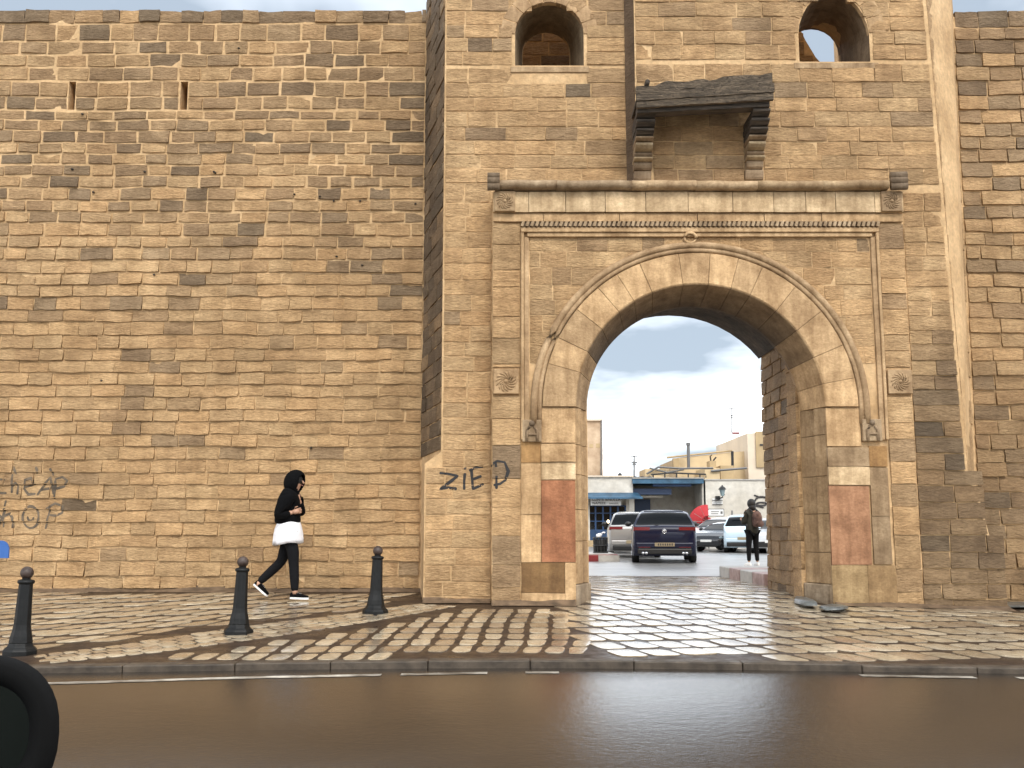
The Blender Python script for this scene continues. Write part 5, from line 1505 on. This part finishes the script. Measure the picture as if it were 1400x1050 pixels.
bpart(ln_, 'cap', 'plastic', lambda b: b.lathe([(.22, -.09), (.20, -.05), (.10, .06), (.04, .10), (.03, .15)], tuple(c0), 8))
bpart(ln_, 'glass', 'glass_pale', lambda b: b.lathe([(.09, -.42), (.16, -.09)], tuple(c0), 6))
bpart(ln_, 'bracket', 'plastic', lambda b: (b.tube([c0 + Vector((0, 0, -.42)), c0 + Vector((0, 0, -.5)), c0 + Vector((-.15, .2, -.56)), c0 + Vector((-.2, .6, -.5))], .035, 6), b.box(c0.x - .28, c0.x - .06, c0.y + .3, c0.y + .62, c0.z - .62, c0.z - .42), b.tube([c0 + Vector((0, 0, -.45)), c0 + Vector((.12, 0, -.34))], .02, 5)))
# signs in front
s1 = bld('direction_sign', 'white arrow shaped direction sign on a post, pointing left', 'sign', 49.5, 978)
p0, p1 = at(964, 701, 49.5), at(990, 696, 49.5); zc = (at(0, 695.5, 49.5).z + at(0, 706, 49.5).z) / 2; hh = (at(0, 695.5, 49.5).z - at(0, 706, 49.5).z) / 2
bpart(s1, 'board', 'plastic', lambda b: b.prism_y([(p0.x - .03, zc), (p0.x + .18, zc - hh), (p1.x, zc - hh), (p1.x, zc + hh), (p0.x + .18, zc + hh)], 49.5, 49.55))
bpart(s1, 'face', 'sign_white', lambda b: b.prism_y([(p0.x + .02, zc), (p0.x + .19, zc - hh + .03), (p1.x - .03, zc - hh + .03), (p1.x - .03, zc + hh - .03), (p0.x + .19, zc + hh - .03)], 49.485, 49.498))
bpart(s1, 'marks', 'metal_grey', lambda b: (b.box(p0.x + .28, p1.x - .25, 49.475, 49.483, zc + .03, zc + .06), b.box(p0.x + .28, p1.x - .3, 49.475, 49.483, zc - .07, zc - .04), b.box(p1.x - .18, p1.x - .08, 49.475, 49.483, zc - .06, zc + .06)))
bpart(s1, 'post', 'metal_grey', lambda b: b.tube([(at(980, 0, 49.6).x, 49.59, .05), (at(980, 0, 49.6).x, 49.59, zc + .1)], .035, 8))
s2 = bld('no_entry_sign', 'small round red no entry sign between the red parasol and the arrow sign', 'sign', 48.8, 968)
c1 = at(968.5, 712, 48.8)
bpart(s2, 'disc', 'sign_red', lambda b: b.tube([(c1.x, 48.8, c1.z), (c1.x, 48.83, c1.z)], .17, 20))
bpart(s2, 'bar', 'sign_white', lambda b: b.box(c1.x - .11, c1.x + .11, 48.78, 48.795, c1.z - .025, c1.z + .025))
bpart(s2, 'post', 'metal_grey', lambda b: b.tube([(c1.x, 48.86, .05), (c1.x, 48.86, c1.z + .12)], .03, 8))
pr_ = bld('parasol', 'tilted red parasol with pale ribs behind the dark blue car', 'parasol', 48.4, 955)
c2 = at(966, 712, 48.4)
def par(b):
    v = [(c2.x, 48.55, c2.z - .25)]; n_ = 14; f = []
    for ring in (.35, .7, 1.0):
        for k in range(n_ + 1):
            a_ = R(84 + 104 * k / n_); r_ = ring * .80
            v.append((c2.x + r_ * math.cos(a_) * 1.02, 48.55 - .5 * (1 - ring ** 1.5) - .1, c2.z + r_ * math.sin(a_) * 1.0 - .05))
    for k in range(n_): f.append((0, 1 + k, 2 + k))
    for q_ in range(2):
        for k in range(n_): a_ = 1 + q_ * (n_ + 1) + k; f.append((a_, a_ + n_ + 1, a_ + n_ + 2, a_ + 1))
    b.add(v, f); b.add([(x_, y + .03, z) for x_, y, z in v], [t_[::-1] for t_ in f])
bpart(pr_, 'canopy', 'red_cloth', par)
bpart(pr_, 'rib', 'pink_kerb', lambda b: [b.tube([(c2.x, 48.2, c2.z - .05), (c2.x + .75 * math.cos(R(a_)), 47.9, c2.z - .05 + .75 * math.sin(R(a_)))], .012, 4) for a_ in (120, 150, 178)])
bpart(pr_, 'hanging_panel', 'red_cloth', lambda b: wbox(b, 957, 965.5, 708, 735, 48.6, .05))
bpart(pr_, 'pole', 'metal_grey', lambda b: b.tube([(c2.x - .05, 48.7, .07), (c2.x - .05, 48.6, c2.z + .2)], .03, 6))
st_ = bld('goods_heap', 'heap of pale goods under the red parasol', 'goods', 48.9, 952)
bpart(st_, 'sack', 'pink_kerb', lambda b: (b.ell(tuple(at(951, 720, 48.9)), .22, .2, .13), b.ell(tuple(at(957, 722, 48.9)), .16, .15, .12)))
bpart(st_, 'crate', 'ochre_wall', lambda b: wbox(b, 946, 960, 724, 741, 48.9, .5, z0=.06), bevel=.02)
hp = bld('grey_tent', 'low grey tarpaulin heap behind the dark blue car roof', 'tarpaulin', 50, 930)
skinned('sheet', [(x_, 0, z, r_, .3) for x_, z, r_ in ((-1.0, 1.25, .25), (-.5, 1.45, .30), (0, 1.4, .4), (.5, 1.3, .35))], [(0, 1), (1, 2), (2, 3)], M['metal_grey'], hp)
bpart(hp, 'table', 'metal_grey', lambda b: (wbox(b, 905, 948, 712, 716, 49.8, .8), wbox(b, 906, 907.5, 716, 745, 49.9, .06, z0=.06), wbox(b, 945, 946.5, 716, 745, 49.9, .06, z0=.06)))
# buildings behind
YC = 66.0
b1 = bld('tall_building', 'tall narrow worn beige building at the left edge of the gateway view', 'building', YC, 800)
bpart(b1, 'wall', 'worn_wall', lambda b: wbox(b, 740, 823.5, 573.5, 745, YC, 12, z0=.0))
bpart(b1, 'parapet', 'cream_wall', lambda b: wbox(b, 739, 824, 572.5, 575, YC - .15, 12.3))
bpart(b1, 'window', 'ochre_wall', lambda b: (wbox(b, 806, 811, 607, 612, YC - .03, .1), wbox(b, 815, 820, 606.5, 612, YC - .03, .1), wbox(b, 770, 778, 607, 614, YC - .03, .1)))
bpart(b1, 'downpipe', 'metal_grey', lambda b: b.tube([at(822, 574, YC - .12), at(822, 655, YC - .12)], .05, 6))
b2 = bld('yellow_house', 'yellow rendered house with flat stepped roofs behind the blue timber bay', 'building', YC, 950)
bpart(b2, 'wall', 'yellow_wall', lambda b: (b.prism_y([(at(912, 0, YC).x, 0), (at(1001.5, 0, YC).x, 0), (at(1001.5, 0, YC).x, at(0, 616.5, YC).z), (at(928, 0, YC).x, at(0, 624, YC).z), (at(912, 0, YC).x, at(0, 626, YC).z)], YC, YC + 8),))
bpart(b2, 'lower_block', 'yellow_wall', lambda b: (wbox(b, 884, 914, 641, 745, YC - 3, 3, z0=.0), wbox(b, 966, 984, 640, 745, YC - 3.2, 3, z0=.0)))
bpart(b2, 'chimney', 'ochre_wall', lambda b: wbox(b, 970.5, 979, 630, 641, YC - 2.5, 1, z0=4))
bpart(b2, 'rear_block', 'ochre_wall', lambda b: (wbox(b, 988, 1003, 636.5, 745, YC - 2, 2, z0=.0), wbox(b, 921, 928, 626.5, 640, YC - .3, .5)))
bpart(b2, 'roof_edge', 'ochre_wall', lambda b: b.tube([at(912, 625.6, YC - .05), at(928, 623.8, YC - .05), at(1001, 616.2, YC - .05)], .06, 5))
bpart(b2, 'plant_pot', 'plastic', lambda b: (b.tube([at(972, 630, YC - 2), at(971, 624, YC - 2), at(973, 622, YC - 2)], .05, 5), b.tube([at(975, 630, YC - 2), at(979, 625, YC - 2)], .05, 5)))
bpart(b2, 'roof_pipe', 'metal_grey', lambda b: (b.tube([at(884, 648, YC - 3.2), at(900, 638.5, YC - 3.2), at(930, 640.5, YC - 3.2), at(975, 640, YC - 3.2)], .06, 5), b.tube([at(888, 640, YC - 3.2), at(912, 646, YC - 3.2), at(935, 642, YC - 3.2)], .05, 5), b.tube([at(972, 644, YC - 3.3), at(990, 642.5, YC - 3.3), at(1021, 640, YC - 3.3)], .07, 5)))
b3 = bld('cream_house', 'tall cream house at the right end of the gateway view', 'building', YC - 1, 1025)
bpart(b3, 'wall', 'cream_wall', lambda b: b.prism_y([(at(1002.5, 0, YC - 1).x, 0), (at(1160, 0, YC - 1).x, 0), (at(1160, 0, YC - 1).x, at(0, 586, YC - 1).z), (at(1034, 0, YC - 1).x, at(0, 589.5, YC - 1).z), (at(1002.5, 0, YC - 1).x, at(0, 592.5, YC - 1).z)], YC - 1, YC + 9))
bpart(b3, 'side_panel', 'ochre_wall', lambda b: wbox(b, 1034.5, 1052, 589.5, 639, YC - 1.12, .1))
bpart(b3, 'roof_trim', 'red_kerb', lambda b: wbox(b, 1002, 1011, 590.8, 593, YC - 1.1, .3))
bpart(b3, 'small_window', 'ink', lambda b: wbox(b, 1039, 1043.5, 607, 609.5, YC - 1.16, .05))
bpart(b3, 'gas_pipe', 'plastic', lambda b: b.tube([at(1001, 617, YC - 1.1), at(1001.5, 640, YC - 1.1)], .09, 5))
def antenna(px, py0, py1, Y, label, wide=6):
    a_ = bld('tv_antenna', label, 'antenna', Y, px); a_['group'] = 'television antennas on the far roofs'
    bpart(a_, 'mast', 'metal_grey', lambda b: b.tube([at(px, py1, Y), at(px, py0, Y)], .045, 5))
    for k, (dy_, w_) in enumerate(((0.5, wide), (.30 * (py1 - py0), wide * .8), (.38 * (py1 - py0), wide * .5))):
        bpart(a_, 'element', 'metal_grey', lambda b: b.tube([at(px - w_, py0 + dy_, Y), at(px + w_, py0 + dy_ * 1.02, Y)], .036, 4))
antenna(1000.5, 558, 592, YC + .5, 'tall thin television antenna on the roof of the cream house', 5.5)
antenna(867, 623, 653, YB + 3, 'thin television antenna above the blue timber bay roof', 5)
o_ = bld('stove_pipe', 'upright grey stove pipe on the roof of the yellow house', 'pipe', YC + 1, 941)
bpart(o_, 'pipe', 'metal_grey', lambda b: (b.tube([at(941.5, 640, YC - 1), at(941, 607, YC - 1)], .10, 8), b.tube([at(941, 609, YC - 1), at(941, 605, YC - 1)], .14, 8)))
o_ = bld('overhead_cable', 'thin sagging cable running right from the tall antenna', 'cable', YC, 1020)
bpart(o_, 'cable', 'metal_grey', lambda b: b.tube([at(1001, 571, YC), at(1015, 574.5, YC), at(1030, 576.5, YC), at(1050, 577.5, YC), at(1090, 576, YC)], .03, 5))
# more of the square's houses, seen only from a step to the side
o_ = bld('far_house', 'plain cream house hidden behind the left curtain wall', 'building', 60, 500)
bpart(o_, 'wall', 'cream_wall', lambda b: b.box(-30, at(690, 0, 55).x - .3, 55, 66, 0, 5.5)); bpart(o_, 'door', 'blue_paint', lambda b: b.box(-9, -7.8, 54.95, 55.1, 0.05, 2.2))

# ------------------------------------------------------------------ litter by the gate
def crumple(name, pts, label, cat, hgt=.03):
    cx_ = sum(p_[0] for p_ in pts) / len(pts); cy_ = sum(p_[1] for p_ in pts) / len(pts)
    bb = MB(); n_ = len(pts); v = []
    for (sc, z) in ((1.0, .004), (.96, hgt), (.55, hgt * 1.3)):
        for (x_, y) in pts: v.append(((x_ - cx_) * sc, (y - cy_) * sc, z + .006 * mn.noise(Vector((x_ * 9, y * 9, 2)))))
    v.append((0, 0, hgt * .8))
    f = [(j * n_ + i, j * n_ + (i + 1) % n_, (j + 1) * n_ + (i + 1) % n_, (j + 1) * n_ + i) for j in range(2) for i in range(n_)] + [(2 * n_ + i, 2 * n_ + (i + 1) % n_, 3 * n_) for i in range(n_)]
    bb.add(v, f); o_ = bb.build(name, M['litter'], None, smooth=True); o_.location = (cx_, cy_, zg(cx_, cy_) + .012)
    tag(o_, label, cat)
g1 = [ray_ground(*q_) for q_ in ((1120, 834), (1130, 838), (1148, 838), (1160, 834), (1150, 829), (1138, 828))]
crumple('flattened_sheet', [(p_.x, p_.y) for p_ in g1], 'flattened grey plastic sheet lying at the foot of the right gate pier', 'litter', .035)
g2 = [ray_ground(*q_) for q_ in ((1086, 826), (1100, 833), (1118, 834), (1112, 826), (1100, 820), (1088, 818))]
crumple('crumpled_sheet', [(p_.x, p_.y) for p_ in g2], 'long crumpled grey sheet beside the base of the right passage wall', 'litter', .05)
g3 = [ray_ground(*q_) for q_ in ((1362, 828), (1380, 833), (1420, 833), (1430, 826), (1400, 823), (1372, 824))]
crumple('drain_cover', [(p_.x, p_.y) for p_ in g3], 'dark drain cover at the foot of the right curtain wall', 'drain cover', .02)

# ------------------------------------------------------------------ blue sign at the left edge
bs = at(0, 763, 12.6)
bse = empty('blue_sign', (bs.x - .14, 12.6, zg(bs.x, 12.6)), label='blue rounded plate sign cut by the left edge of the photo', cat='sign')
z0 = bs.z - zg(bs.x, 12.6); z1 = at(0, 739, 12.6).z - zg(bs.x, 12.6)
pts = [(-.25, z0), (.245, z0)] + [(.245 - .10 + .10 * math.cos(R(a_)), z1 - .12 + .12 * math.sin(R(a_))) for a_ in range(0, 91, 15)] + [(-.15 - .10 * math.sin(R(a_)), z1 - .12 + .12 * math.cos(R(a_))) for a_ in range(0, 91, 15)]
bb = MB(); bb.prism_y(pts, -.012, .012); bb.build('plate', M['sign_blue'], bse)
bb = MB(); bb.tube([(0, .03, -.05), (0, .03, z1 - .05)], .022, 8); bb.build('post', M['metal_grey'], bse)

# ------------------------------------------------------------------ the car's door mirror, lower left
mc = at(-30, 1003, 1.0)
me_ = empty('door_mirror', (mc.x, 1.0, mc.z - .09), label='black door mirror of the car at the lower left corner', cat='car mirror')
rx, rz = .078, .074
bb = MB(); v = []; f = []; n_ = 36
prof = [(.62, .004), (.70, -.006), (.90, -.010), (.985, .004), (1.0, .03), (.96, .075), (.78, .12), (.40, .145), (.05, .15)]
for (k_, y) in prof:
    for k in range(n_):
        t_ = 2 * math.pi * k / n_; c_ = abs(math.cos(t_)) ** .86 * (1 if math.cos(t_) >= 0 else -1); s_ = abs(math.sin(t_)) ** .86 * (1 if math.sin(t_) >= 0 else -1)
        v.append((rx * k_ * c_ - .52 * max(0, y), y, .09 + rz * k_ * s_ - .18 * max(0, y)))
for i in range(len(prof) - 1):
    for k in range(n_): f.append((i * n_ + k, i * n_ + (k + 1) % n_, (i + 1) * n_ + (k + 1) % n_, (i + 1) * n_ + k))
f.append(tuple(range((len(prof) - 1) * n_, len(prof) * n_)))
bb.add(v, f); bb.build('housing', M['body_black'], me_, smooth=True, fixn=True)
bb = MB(); bb.tube([(0, .006, .09), (0, .012, .09)], rx * .64, 32); bb.xf(Matrix.Identity(4)); bb.build('glass', M['mirror'], me_)
bb = MB(); bb.tube([(-.02, .06, .03), (-.06, .05, -.05), (-.14, .03, -.12)], [.03, .028, .03], 10); bb.build('arm', M['body_black'], me_, smooth=True)
